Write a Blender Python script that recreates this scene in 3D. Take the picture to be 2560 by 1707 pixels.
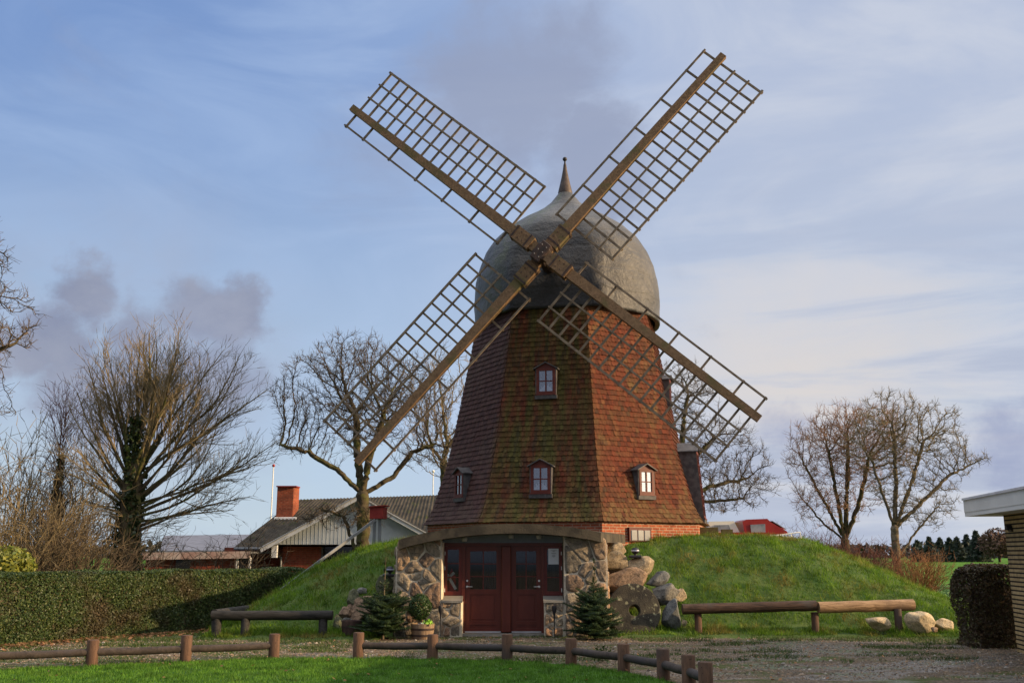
import bpy, bmesh, math, random
import numpy as np
from mathutils import Vector, Matrix, noise as mnoise, kdtree
R = math.radians
random.seed(7)
rng = np.random.default_rng(7)
scene = bpy.context.scene
for o in list(bpy.data.objects): bpy.data.objects.remove(o)
col = scene.collection

# ---------------------------------------------------------------- camera
F_PX = 2450.0; PITCH = R(12.21); EYE = 1.85
cam_d = bpy.data.cameras.new('camera'); cam = bpy.data.objects.new('camera', cam_d); col.objects.link(cam)
cam_d.sensor_width = 36.0; cam_d.lens = 36.0*F_PX/2560.0
cam_d.clip_start = .1; cam_d.clip_end = 4000
cam.location = (0, 0, EYE); cam.rotation_euler = (R(90)+PITCH, 0, 0)
scene.camera = cam
scene.view_settings.view_transform = 'Standard'; scene.view_settings.look = 'None'
scene.view_settings.exposure = 0.4; scene.view_settings.gamma = 1.0
scene.view_settings.use_curve_mapping = False
scene.cycles.max_bounces = 8; scene.cycles.transparent_max_bounces = 16

# ---------------------------------------------------------------- sun and sky
SUN_EL = 15.0; SUN_AZ = 100.0           # azimuth clockwise from +Y
sd = Vector((math.sin(R(SUN_AZ))*math.cos(R(SUN_EL)), math.cos(R(SUN_AZ))*math.cos(R(SUN_EL)), math.sin(R(SUN_EL))))
sun_d = bpy.data.lights.new('sun', 'SUN'); sun_d.energy = 5.0; sun_d.angle = R(0.8); sun_d.color = (1.0, .70, .40)
sun = bpy.data.objects.new('sun', sun_d); col.objects.link(sun)
sun.rotation_euler = sd.to_track_quat('Z', 'Y').to_euler(); sun.location = (40, 0, 30)

world = bpy.data.worlds.new("World"); scene.world = world; world.use_nodes = True
nt = world.node_tree; nt.nodes.clear()
class NG:
    """tiny node helper"""
    def __init__(s, nt): s.nt = nt
    def n(s, t, **kw):
        nd = s.nt.nodes.new(t)
        for k, v in kw.items():
            if k.startswith('i_'):
                key = k[2:]; key = int(key) if key.isdigit() else key.replace('_', ' ')
                s.set(nd.inputs[key], v)
            else: setattr(nd, k, v)
        return nd
    def set(s, inp, v):
        if isinstance(v, bpy.types.NodeSocket): s.nt.links.new(v, inp)
        elif isinstance(v, (tuple, list)) and len(v) == 3 and inp.type == 'RGBA': inp.default_value = (*v, 1)
        else: inp.default_value = v
    def math(s, op, a, b=None, c=None, clamp=False):
        nd = s.n('ShaderNodeMath', operation=op, use_clamp=clamp)
        s.set(nd.inputs[0], a)
        if b is not None: s.set(nd.inputs[1], b)
        if c is not None: s.set(nd.inputs[2], c)
        return nd.outputs[0]
    def mapr(s, v, a, b, c=0., d=1., smooth=True):
        nd = s.n('ShaderNodeMapRange', interpolation_type='SMOOTHSTEP' if smooth else 'LINEAR')
        s.set(nd.inputs[0], v); s.set(nd.inputs[1], a); s.set(nd.inputs[2], b); s.set(nd.inputs[3], c); s.set(nd.inputs[4], d)
        return nd.outputs[0]
    def mix(s, f, a, b, mode='MIX'):
        nd = s.n('ShaderNodeMix', data_type='RGBA', blend_type=mode)
        s.set(nd.inputs[0], f); s.set(nd.inputs[6], a); s.set(nd.inputs[7], b)
        return nd.outputs[2]
    def noise(s, vec, scale, detail=4, rough=.55, dist=0., out='Fac'):
        nd = s.n('ShaderNodeTexNoise'); s.set(nd.inputs['Vector'], vec)
        s.set(nd.inputs['Scale'], scale); s.set(nd.inputs['Detail'], detail); s.set(nd.inputs['Roughness'], rough); s.set(nd.inputs['Distortion'], dist)
        return nd.outputs[out]
    def mapping(s, vec, scale=(1,1,1), loc=(0,0,0), rot=(0,0,0)):
        nd = s.n('ShaderNodeMapping'); s.set(nd.inputs['Vector'], vec)
        nd.inputs['Scale'].default_value = scale; nd.inputs['Location'].default_value = loc; nd.inputs['Rotation'].default_value = rot
        return nd.outputs[0]
    def ramp(s, f, stops, interp='LINEAR'):
        nd = s.n('ShaderNodeValToRGB'); s.set(nd.inputs[0], f); cr = nd.color_ramp; cr.interpolation = interp
        while len(cr.elements) < len(stops): cr.elements.new(.5)
        for e, (p, c) in zip(cr.elements, stops): e.position = p; e.color = (*c, 1)
        return nd.outputs[0]
g = NG(nt)
BG = 0.1
def B(*c): return tuple(x/BG for x in c)
sky = g.n('ShaderNodeTexSky', sky_type='NISHITA', sun_disc=False, sun_elevation=R(SUN_EL), sun_rotation=R(SUN_AZ))
sky.air_density = 1.0; sky.dust_density = .6; sky.ozone_density = 1.5
tc = g.n('ShaderNodeTexCoord').outputs['Generated']
sep = g.n('ShaderNodeSeparateXYZ'); nt.links.new(tc, sep.inputs[0])
nx, ny, nz = sep.outputs
_wn = g.n('ShaderNodeTexNoise'); nt.links.new(tc, _wn.inputs['Vector']); _wn.inputs['Scale'].default_value = 9.0; _wn.inputs['Detail'].default_value = 6; _wn.inputs['Roughness'].default_value = .62
_wv = g.n('ShaderNodeVectorMath', operation='MULTIPLY_ADD'); nt.links.new(_wn.outputs['Color'], _wv.inputs[0]); _wv.inputs[1].default_value = (.13, .13, .13); _wv.inputs[2].default_value = (-.065, -.065, -.065)
_wa = g.n('ShaderNodeVectorMath', operation='ADD'); nt.links.new(tc, _wa.inputs[0]); nt.links.new(_wv.outputs[0], _wa.inputs[1]); tcw = _wa.outputs[0]   # ragged outlines for the clouds
def dirmask(az, el, r0, r1, sx=1.0):
    """soft blob of sky round a direction (degrees), r0 inner and r1 outer angular size"""
    d = Vector((math.sin(R(az))*math.cos(R(el)), math.cos(R(az))*math.cos(R(el)), math.sin(R(el))))
    m = g.mapping(tcw, scale=(sx, 1, 1), loc=(-d.x*sx, -d.y, -d.z))
    ln = g.n('ShaderNodeVectorMath', operation='LENGTH'); nt.links.new(m, ln.inputs[0])
    return g.mapr(ln.outputs['Value'], r1, r0)
# clear blue, deeper with height and to the west, then a wide thin veil and separate clouds
lp = g.mix(g.mapr(nz, .0, .50), B(.54, .67, .80), B(.195, .32, .63))
base = g.mix(.78, sky.outputs[0], lp)
veil_n = g.noise(g.mapping(tc, scale=(1.5, 1.5, 4.6), rot=(0, R(24), 0)), 2.3, 7, .56, .8)
veil = g.mapr(veil_n, .34, .72)
right = g.mapr(nx, -.40, .26)
vf = g.math('ADD', g.math('MULTIPLY', veil, .42), g.math('MULTIPLY', right, .70), clamp=True)
vf = g.math('MULTIPLY', vf, .93)
c = g.mix(vf, base, g.mix(g.mapr(nx, -.3, .3), B(.40, .53, .76), B(.54, .585, .69)))
# bluish grey bands low on the right, cream streaks between them
streak_n = g.noise(g.mapping(tc, scale=(1.0, 1.0, 7.5), rot=(0, R(20), 0)), 2.6, 6, .58, .5)
low = g.mapr(nz, .48, .06)
lowr = g.math('MULTIPLY', low, g.mapr(nx, -.02, .22))
c = g.mix(g.math('MULTIPLY', g.mapr(streak_n, .60, .40), g.math('MULTIPLY', lowr, .72)), c, B(.37, .42, .555))
c = g.mix(g.math('MULTIPLY', g.mapr(streak_n, .48, .66), g.math('MULTIPLY', lowr, .42)), c, B(.66, .63, .62))
c = g.mix(g.math('MULTIPLY', dirmask(17, 9.0, .01, .15, .7), g.mapr(streak_n, .40, .62, .1, .75)), c, B(.68, .63, .60))
# dark cumulus puffs
puff_n = g.noise(g.mapping(tc, scale=(1, 1, 1.15)), 11.0, 7, .58, .15)
pa = None
for az, el, rr_ in ((-24.4, 13.6, .062), (-25.2, 11.2, .075), (-21.2, 11.4, .080), (-18.2, 12.4, .080), (-16.6, 13.2, .060), (-22.5, 8.6, .11), (-17.8, 9.2, .10), (-28.6, 11.0, .07)):
    d_ = dirmask(az, el, .0, rr_); pa = d_ if pa is None else g.math('MAXIMUM', pa, d_)
pf = g.mapr(g.math('ADD', g.math('MULTIPLY', pa, .62), puff_n), .64, 1.04)
c = g.mix(g.math('MULTIPLY', pf, .92), c, g.mix(g.mapr(puff_n, .3, .7), B(.19, .215, .325), B(.29, .31, .40)))
soft_n = g.noise(g.mapping(tc, scale=(1, 1, 1.6), rot=(0, R(25), 0)), 5.5, 7, .6, .3)
sa = g.math('MAXIMUM', dirmask(0.3, 27.5, .02, .15, .8), g.math('MAXIMUM', dirmask(5.0, 22.5, .01, .11), g.math('MULTIPLY', dirmask(-8, 23, .0, .13), .30)))
sf = g.mapr(g.math('ADD', g.math('MULTIPLY', sa, .55), soft_n), .60, 1.02)
c = g.mix(g.math('MULTIPLY', sf, .78), c, B(.28, .32, .45))
bk = g.math('MULTIPLY', dirmask(-23.5, 9.0, .03, .24, .8), g.mapr(soft_n, .36, .62, .15, .62))
c = g.mix(bk, c, B(.36, .40, .52))
sa2 = g.math('MAXIMUM', g.math('MULTIPLY', dirmask(14.5, 7.5, .0, .07, .6), .8), dirmask(27, 5, .0, .10))
c = g.mix(g.math('MULTIPLY', g.mapr(g.math('ADD', g.math('MULTIPLY', sa2, .5), soft_n), .76, 1.04), .7), c, B(.29, .33, .50))
# unseen sky shaped to light the scene: bright overhead and sunward, dull behind the viewer
c = g.mix(g.mapr(ny, .30, -.30), c, B(.30, .33, .42))
c = g.mix(g.mapr(nx, .60, .95), c, B(1.9, 1.6, 1.25))
c = g.mix(g.mapr(nz, .58, .85), c, B(1.55, 1.55, 1.6))
# ground side of the sky dome
c = g.mix(g.mapr(nz, 0., -.02), c, B(.10, .11, .10))
bg = g.n('ShaderNodeBackground'); nt.links.new(c, bg.inputs[0]); bg.inputs[1].default_value = .082
out = g.n('ShaderNodeOutputWorld'); nt.links.new(bg.outputs[0], out.inputs[0])

# ---------------------------------------------------------------- survey helpers: a photo pixel and a depth give a real point
cP, sP = math.cos(PITCH), math.sin(PITCH)
def at(px, py, Y):
    u = (px-1280)/F_PX; v = (853.5-py)/F_PX; t = Y/(cP-v*sP)
    return Vector((u*t, Y, EYE+t*(sP+v*cP)))
def gnd(px, py, z=0.):
    u = (px-1280)/F_PX; v = (853.5-py)/F_PX; t = (z-EYE)/(sP+v*cP)
    return Vector((u*t, t*(cP-v*sP), z))
def ppm(py, Y):                        # photo pixels per metre there
    v = (853.5-py)/F_PX; return F_PX*(cP-v*sP)/Y
def sm(a, b, x):
    t = min(1, max(0, (x-a)/(b-a))); return t*t*(3-2*t)
def lerp(a, b, t): return a+(b-a)*t

# ---------------------------------------------------------------- mesh helpers
class MB:
    def __init__(s): s.v = []; s.f = []; s.uv = {}; s.sm = []
    def add(s, vs, fs, smooth=False):
        b = len(s.v); s.v += [tuple(p) for p in vs]
        for f in fs: s.f.append(tuple(i+b for i in f)); s.sm.append(smooth)
    def quad(s, a, b, c, d, uv=None):
        s.add([a, b, c, d], [(0, 1, 2, 3)])
        if uv: s.uv[len(s.f)-1] = uv
    def wall(s, p0, p1, z0, z1, u0=0., off=None):
        """vertical rectangle with metre UVs"""
        p0 = Vector(p0).to_3d(); p1 = Vector(p1).to_3d(); L = (p1.xy-p0.xy).length
        s.quad((p0.x, p0.y, z0), (p1.x, p1.y, z0), (p1.x, p1.y, z1), (p0.x, p0.y, z1), [(u0, z0), (u0+L, z0), (u0+L, z1), (u0, z1)])
    def box(s, c, sz, rot=None, bev=0.):
        hx, hy, hz = sz[0]/2, sz[1]/2, sz[2]/2; c = Vector(c)
        if bev <= 0:
            P = [Vector((x, y, z)) for x in (-hx, hx) for y in (-hy, hy) for z in (-hz, hz)]
            Fs = [(0, 1, 3, 2), (4, 6, 7, 5), (0, 4, 5, 1), (2, 3, 7, 6), (0, 2, 6, 4), (1, 5, 7, 3)]
        else:
            bm = bmesh.new(); bmesh.ops.create_cube(bm, size=1)
            for v in bm.verts: v.co = Vector((v.co.x*sz[0], v.co.y*sz[1], v.co.z*sz[2]))
            bmesh.ops.bevel(bm, geom=bm.edges[:], offset=bev, segments=1, affect='EDGES')
            P = [v.co.copy() for v in bm.verts]; bm.verts.index_update(); Fs = [tuple(v.index for v in f.verts) for f in bm.faces]; bm.free()
        if rot is not None: P = [rot @ p for p in P]
        s.add([p+c for p in P], Fs)
    def bar(s, a, b, w, h, up=Vector((0, 0, 1))):
        """rectangular bar from a to b; w across, h along up"""
        a = Vector(a); b = Vector(b); d = (b-a).normalized(); sd_ = d.cross(up).normalized(); u = sd_.cross(d)
        P = []
        for p in (a, b):
            for i, j in ((-1, -1), (1, -1), (1, 1), (-1, 1)): P.append(p+sd_*(i*w/2)+u*(j*h/2))
        s.add(P, [(0, 1, 2, 3), (7, 6, 5, 4), (0, 4, 5, 1), (1, 5, 6, 2), (2, 6, 7, 3), (3, 7, 4, 0)])
    def tube(s, pts, rs, n=12, cap=True, smooth=True):
        pts = [Vector(p) for p in pts]
        if not hasattr(rs, '__len__'): rs = [rs]*len(pts)
        P = []; ref = None
        for i, p in enumerate(pts):
            d = (pts[min(i+1, len(pts)-1)]-pts[max(i-1, 0)]).normalized()
            if ref is None: ref = d.orthogonal().normalized()
            ref = (ref-d*ref.dot(d)).normalized(); q = d.cross(ref)
            for k in range(n):
                a = 2*math.pi*k/n; P.append(p+(ref*math.cos(a)+q*math.sin(a))*rs[i])
        Fs = [(i*n+k, i*n+(k+1) % n, (i+1)*n+(k+1) % n, (i+1)*n+k) for i in range(len(pts)-1) for k in range(n)]
        s.add(P, Fs, smooth)
        if cap:
            s.add(P[:n], [tuple(range(n-1, -1, -1))]); s.add(P[-n:], [tuple(range(n))])
    def lathe(s, c, prof, n=32, smooth=True, caps=False):
        c = Vector(c); P = [c+Vector((r*math.cos(2*math.pi*k/n), r*math.sin(2*math.pi*k/n), z)) for r, z in prof for k in range(n)]
        s.add(P, [(i*n+k, i*n+(k+1) % n, (i+1)*n+(k+1) % n, (i+1)*n+k) for i in range(len(prof)-1) for k in range(n)], smooth)
        if caps:
            m = len(prof)-1; s.add(P[:n], [tuple(range(n-1, -1, -1))]); s.add(P[m*n:], [tuple(range(n))])
    def prism(s, pts, ext):
        """closed polygon pts swept by vector ext"""
        n = len(pts); ext = Vector(ext); P = [Vector(p) for p in pts]+[Vector(p)+ext for p in pts]
        s.add(P, [tuple(range(n-1, -1, -1)), tuple(range(n, 2*n))]+[(i, (i+1) % n, n+(i+1) % n, n+i) for i in range(n)])
    def build(s, name, mat, parent=None, loc=None):
        return finish(name, mesh_from(name, s.v, s.f, s.sm, s.uv), mat, parent, loc)
def mesh_from(name, v, f, smf=None, uv=None):
    me = bpy.data.meshes.new(name); me.from_pydata([tuple(p) for p in v], [], f); me.validate(clean_customdata=False)
    if smf and len(smf) == len(me.polygons): me.polygons.foreach_set('use_smooth', smf)
    if uv:
        ul = me.uv_layers.new(name='UVMap')
        for fi, cs in uv.items():
            p = me.polygons[fi]
            for li, cc in zip(p.loop_indices, cs): ul.data[li].uv = cc
    return me
def np_mesh(name, V, Fa, smooth=False):
    """V (n,3); Fa (m,k) int"""
    me = bpy.data.meshes.new(name); m, k = Fa.shape
    me.vertices.add(len(V)); me.vertices.foreach_set('co', np.asarray(V, np.float32).ravel())
    me.loops.add(m*k); me.loops.foreach_set('vertex_index', Fa.astype(np.int32).ravel())
    me.polygons.add(m); me.polygons.foreach_set('loop_start', np.arange(0, m*k, k, dtype=np.int32)); me.polygons.foreach_set('loop_total', np.full(m, k, np.int32))
    me.polygons.foreach_set('use_smooth', np.full(m, smooth)); me.update(calc_edges=True)
    return me
def finish(name, me, mat, parent=None, loc=None):
    o = bpy.data.objects.new(name, me); col.objects.link(o)
    if mat: me.materials.append(mat)
    if parent is not None:
        o.parent = parent; org = Vector(parent['org']); o['org'] = tuple(org)
    else:
        org = Vector(loc) if loc is not None else Vector((0, 0, 0)); o.location = org; o['org'] = tuple(org)
    me.transform(Matrix.Translation(-org)); return o
def thing(name, label, cat, loc, group=None):
    o = bpy.data.objects.new(name, None); col.objects.link(o); o.empty_display_size = .3
    o.location = loc; o['org'] = tuple(loc); return tag(o, label, cat, group)
def tag(o, label, cat, group=None, kind=None):
    o['label'] = label; o['category'] = cat
    if group: o['group'] = group
    if kind: o['kind'] = kind
    return o
def kind(o, k, label=None):
    o['kind'] = k
    if label: o['label'] = label
    return o

# ---------------------------------------------------------------- materials
def newmat(name):
    m = bpy.data.materials.new(name); m.use_nodes = True; m.node_tree.nodes.clear(); return m, NG(m.node_tree)
def close(m, g, color, rough=.8, bump=None, bstr=.3, bdist=.02, metal=0., spec=.3, sheen=0., trans=0.):
    p = g.n('ShaderNodeBsdfPrincipled'); g.set(p.inputs['Base Color'], color); g.set(p.inputs['Roughness'], rough)
    g.set(p.inputs['Metallic'], metal); g.set(p.inputs['Specular IOR Level'], spec)
    if bump is not None:
        b = g.n('ShaderNodeBump'); g.set(b.inputs['Height'], bump); b.inputs['Strength'].default_value = bstr; b.inputs['Distance'].default_value = bdist
        g.nt.links.new(b.outputs[0], p.inputs['Normal'])
    o = g.n('ShaderNodeOutputMaterial'); sh = p.outputs[0]
    if trans > 0:
        t = g.n('ShaderNodeBsdfTranslucent'); g.set(t.inputs[0], color); mx = g.n('ShaderNodeMixShader'); mx.inputs[0].default_value = trans
        g.nt.links.new(sh, mx.inputs[1]); g.nt.links.new(t.outputs[0], mx.inputs[2]); sh = mx.outputs[0]
    g.nt.links.new(sh, o.inputs[0]); return m
def pos(g): return g.n('ShaderNodeNewGeometry').outputs['Position']
def island(g): return g.n('ShaderNodeNewGeometry').outputs['Random Per Island']
def simple(name, c1, c2=None, scale=6., rough=.8, bump=.0, bscale=60., isl=None, spec=.3, metal=0., stretch=(1, 1, 1), trans=0., c3=None, s3=20.):
    m, g = newmat(name); p = g.mapping(pos(g), scale=stretch)
    c = c1
    if c2 is not None: c = g.mix(g.mapr(g.noise(p, scale, 5, .6), .35, .65), c1, c2)
    if c3 is not None: c = g.mix(g.mapr(g.noise(p, s3, 4, .6), .56, .68), c, c3)
    if isl: c = g.mix(1.0, c, g.ramp(island(g), isl), 'MULTIPLY')
    bp = g.noise(p, bscale, 4, .6) if bump else None
    return close(m, g, c, rough, bp, bump, .02, metal, spec, trans=trans)
GREY3 = [(0, (.55, .55, .55)), (.5, (1, 1, 1)), (1, (1.5, 1.5, 1.5))]

def m_wood(name, c1, c2, c3=None, scale=3., rough=.8, axis=(1, 1, 1)):
    m, g = newmat(name); p = g.n('ShaderNodeTexCoord').outputs['Object']
    gr = g.noise(g.mapping(p, scale=axis), scale, 7, .7, 1.0)
    c = g.mix(g.mapr(gr, .34, .66), c1, c2)
    if c3: c = g.mix(g.mapr(g.noise(p, 1.1, 4, .6), .5, .66), c, c3)
    c = g.mix(g.mapr(g.noise(p, 34, 3, .6), .62, .72), c, tuple(x*.35 for x in c1))
    return close(m, g, c, rough, gr, .5, .02, spec=.25)
MAT = {}
MAT['sail_wood'] = m_wood('sail wood', (.13, .080, .045), (.25, .16, .090), (.12, .105, .045), 5., axis=(2.2, 2.2, 2.2))
MAT['sail_lattice'] = simple('lattice wood', (.125, .097, .068), (.235, .185, .13), 5, .85)
MAT['iron'] = simple('dark iron', (.035, .025, .022), (.075, .045, .035), 8, .6, .3, 40)
MAT['bolt'] = simple('bolt metal', (.4, .38, .36), None, rough=.45)
MAT['post_wood'] = m_wood('post wood', (.075, .042, .027), (.125, .070, .043), (.06, .042, .033), 7., axis=(3, 3, .5))
MAT['rail_wood'] = m_wood('rail wood', (.038, .030, .026), (.075, .058, .048), (.052, .045, .045), 6.)
MAT['log_dark'] = m_wood('dark log', (.022, .015, .012), (.105, .062, .042), (.07, .058, .05), 5., axis=(.35, 4, 4))
MAT['log_black'] = m_wood('black log', (.018, .017, .016), (.045, .042, .038), None, 4., axis=(.6, 3, 3))
MAT['log_light'] = m_wood('light log', (.19, .115, .06), (.44, .29, .165), (.2, .13, .08), 5., axis=(.3, 5, 5))
MAT['door_red'] = simple('door paint', (.085, .015, .008), (.115, .022, .012), 4, .42, .12, 60, spec=.4, stretch=(1, 1, .25))
MAT['frame_red'] = simple('frame paint', (.10, .014, .011), (.13, .022, .015), 4, .45, .1, 60, spec=.4)
MAT['dormer_red'] = simple('dormer paint', (.090, .017, .012), (.125, .028, .019), 6, .55, .15, 60)
MAT['lead'] = simple('lead sheet', (.060, .058, .062), (.11, .105, .105), 7, .55, .25, 25)
MAT['dark_room'] = simple('dark room', (.018, .016, .016), rough=.9)
MAT['curtain'] = simple('curtain', (.035, .045, .065), (.06, .075, .10), 3, .9, stretch=(6, 6, .3))
MAT['plaster'] = simple('pale plaster', (.33, .33, .32), (.40, .40, .38), 2, .9)
MAT['white'] = simple('white paint', (.75, .75, .73), (.66, .66, .64), 4, .6)
MAT['white_cloth'] = simple('white cloth', (.55, .56, .58), None, rough=.9)
MAT['steel'] = simple('brushed steel', (.62, .61, .60), None, rough=.28, metal=1.)
MAT['alu'] = simple('aluminium strip', (.62, .63, .66), (.5, .5, .54), 3, .35, metal=.6)
MAT['concrete'] = simple('weathered slab', (.036, .032, .025), (.085, .072, .052), 1.9, .92, .6, 30, c3=(.028, .025, .021), s3=3.2)
MAT['sill'] = simple('sill slate', (.20, .19, .17), (.27, .255, .22), 4, .8, .3, 30)
MAT['mortar'] = simple('pale mortar', (.52, .46, .36), (.66, .60, .48), 9, .95, .8, 60)
MAT['blue_grey'] = simple('blue grey board', (.13, .155, .19), (.17, .195, .225), 3, .7, .15, 60)
MAT['black_plastic'] = simple('black plastic', (.022, .022, .026), None, rough=.45)
MAT['lamp_glass'] = simple('lamp lens', (.30, .32, .42), None, rough=.15, spec=.6)
MAT['box_red'] = simple('box paint', (.20, .018, .015), (.26, .03, .022), 5, .6, .15, 50)
MAT['galv'] = simple('grey painted steel', (.14, .155, .17), (.20, .21, .22), 4, .55)
MAT['copper'] = simple('spire copper', (.055, .045, .042), (.090, .068, .058), 5, .55, .15, 30, metal=.2)
MAT['spire_black'] = simple('ball black', (.03, .028, .028), None, rough=.5)
MAT['brown_board'] = simple('mossy board', (.085, .06, .03), (.12, .105, .04), 6, .9, .3, 40)
MAT['corrugated'] = simple('fibre cement', (.035, .031, .025), (.075, .064, .048), 2.2, .95, .5, 30, c3=(.04, .045, .016), s3=3.)
MAT['siding'] = simple('grey siding', (.40, .45, .50), (.47, .52, .56), 2.5, .75)
MAT['trim_grey'] = simple('grey trim', (.50, .53, .56), (.58, .60, .62), 2, .7)
MAT['rust_fascia'] = simple('rusty fascia', (.40, .35, .33), (.30, .20, .18), 1.6, .7, c3=(.22, .10, .085), s3=2.)
MAT['dark_glass'] = simple('dark window', (.015, .016, .018), None, rough=.08, spec=.6)
MAT['fascia'] = simple('white fascia', (.62, .62, .60), (.70, .70, .68), 1.2, .7)
MAT['soil'] = simple('soil', (.055, .036, .022), (.09, .06, .035), 9, .95, .6, 40)
MAT['boat_red'] = simple('boat red', (.24, .016, .013), (.30, .025, .018), 2, .3, spec=.5)
MAT['boat_white'] = simple('boat white', (.72, .70, .64), None, rough=.35)
MAT['boat_glass'] = simple('boat glass', (.10, .12, .14), (.28, .30, .33), 1.2, .1, spec=.6)
MAT['millstone'] = simple('millstone', (.028, .026, .022), (.060, .054, .040), 3.2, .93, .8, 35, c3=(.26, .26, .17), s3=6.)
MAT['barrel'] = simple('oak barrel', (.20, .135, .085), (.29, .21, .14), 4, .85, .3, 30, stretch=(5, 5, .8))
MAT['barrel_dark'] = simple('dark barrel', (.055, .032, .026), (.085, .05, .04), 4, .8, .3, 30, stretch=(5, 5, .8))
MAT['paper'] = simple('paper', (.66, .70, .74), None, rough=.9)
MAT['ink'] = simple('ink', (.12, .13, .15), None, rough=.9)
MAT['cloth_red'] = simple('red cloth', (.30, .014, .020), None, rough=.9)
MAT['asphalt_felt'] = simple('roof felt', (.10, .10, .10), None, rough=.9)
MAT['brown_wire'] = simple('vent black', (.015, .014, .014), None, rough=.6)

def m_glass(name, tint=(.55, .6, .65), refl=.5):
    m, g = newmat(name)
    t = g.n('ShaderNodeBsdfTransparent'); g.set(t.inputs[0], tint)
    gl = g.n('ShaderNodeBsdfGlossy'); gl.inputs['Roughness'].default_value = .03; g.set(gl.inputs[0], (.92, .95, 1.))
    mx = g.n('ShaderNodeMixShader'); mx.inputs[0].default_value = refl
    g.nt.links.new(t.outputs[0], mx.inputs[1]); g.nt.links.new(gl.outputs[0], mx.inputs[2])
    o = g.n('ShaderNodeOutputMaterial'); g.nt.links.new(mx.outputs[0], o.inputs[0]); return m
MAT['glass'] = m_glass('window glass', (.75, .78, .82), .20)
MAT['glass_bright'] = m_glass('sun reflecting glass', (.75, .78, .82), .55)  # lit copy of the window glass, reflection raised for one bright pane
MAT['door_glass'] = m_glass('door glass', (.75, .78, .8), .035)

def m_stone(name, stops, rough=.9, bump=.9, lichen=None, nscale=5.):
    m, g = newmat(name); p = pos(g)
    c = g.ramp(island(g), stops)
    n1 = g.noise(p, nscale*2.2, 7, .68, .4)
    c = g.mix(1.0, c, g.ramp(n1, [(.28, (.30, .28, .26)), (.46, (.95, .95, .95)), (.70, (1.6, 1.54, 1.45))]), 'MULTIPLY')
    sp = g.noise(p, 70, 3, .7)
    c = g.mix(1.0, c, g.ramp(sp, [(.3, (.55, .55, .55)), (.5, (1, 1, 1)), (.7, (1.45, 1.42, 1.38))]), 'MULTIPLY')
    if lichen: c = g.mix(g.mapr(g.noise(p, 3.4, 6, .7), .55, .68), c, lichen)
    h = g.math('ADD', g.noise(p, 9, 9, .72, .6), g.math('MULTIPLY', sp, .22))
    return close(m, g, c, rough, h, bump, .075, spec=.25)
MAT['stone'] = m_stone('field stone', [(0, (.26, .215, .16)), (.22, (.21, .19, .16)), (.40, (.31, .225, .155)), (.56, (.185, .17, .14)), (.74, (.34, .285, .21)), (.88, (.31, .185, .11)), (1, (.15, .14, .125))], nscale=4.5)
MAT['boulder_grey'] = m_stone('grey boulder', [(0, (.16, .16, .15)), (1, (.20, .19, .17))])
MAT['boulder_tan'] = m_stone('tan boulder', [(0, (.30, .245, .165)), (1, (.33, .27, .19))])
MAT['boulder_pink'] = m_stone('pink boulder', [(0, (.245, .175, .12)), (1, (.275, .19, .13))])
MAT['boulder_blue'] = m_stone('blue grey boulder', [(0, (.13, .14, .145)), (1, (.15, .16, .165))])
MAT['boulder_moss'] = m_stone('mossy boulder', [(0, (.11, .12, .075)), (1, (.13, .13, .085))], lichen=(.17, .17, .06))
MAT['boulder_sand'] = m_stone('sandstone', [(0, (.40, .33, .22)), (1, (.44, .36, .24))], bump=.6)

def m_brick(name, c1, c2, mort, bw=.24, rh=.075, ms=.010, bump=.6, bias=0., dark=None, off=.5):
    m, g = newmat(name); uv = g.n('ShaderNodeUVMap').outputs[0]
    b = g.n('ShaderNodeTexBrick'); g.nt.links.new(uv, b.inputs[0]); b.offset = off
    g.set(b.inputs['Color1'], c1); g.set(b.inputs['Color2'], c2); g.set(b.inputs['Mortar'], mort)
    b.inputs['Scale'].default_value = 1; b.inputs['Mortar Size'].default_value = ms; b.inputs['Mortar Smooth'].default_value = .2
    b.inputs['Bias'].default_value = bias; b.inputs['Brick Width'].default_value = bw; b.inputs['Row Height'].default_value = rh
    p = pos(g); c = b.outputs[0]
    c = g.mix(1.0, c, g.ramp(g.noise(p, 9, 5, .65), [(.3, (.62, .6, .58)), (.55, (1, 1, 1)), (.75, (1.25, 1.2, 1.15))]), 'MULTIPLY')
    if dark: c = g.mix(g.mapr(g.noise(p, 1.7, 4, .6), .5, .72, 0, .7), c, dark)
    h = g.math('SUBTRACT', g.math('MULTIPLY', g.noise(p, 80, 3, .6), .25), b.outputs['Fac'])
    return close(m, g, c, .88, h, bump, .012, spec=.2)
MAT['brick_red'] = m_brick('red brick', (.42, .115, .052), (.31, .085, .045), (.42, .33, .24), bump=.5)
MAT['brick_house'] = m_brick('house brick', (.27, .065, .038), (.215, .052, .034), (.20, .09, .06), bump=.4)
MAT['brick_yellow'] = m_brick('yellow brick', (.42, .31, .15), (.48, .36, .185), (.030, .025, .018), bw=2.7, rh=.083, ms=.016, bump=1.0)  # near black mortar colour carries the shadow of the raked joints
MAT['brick_chimney'] = m_brick('chimney brick', (.33, .085, .042), (.26, .062, .034), (.25, .12, .07), bump=.5, dark=(.10, .045, .03))

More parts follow.
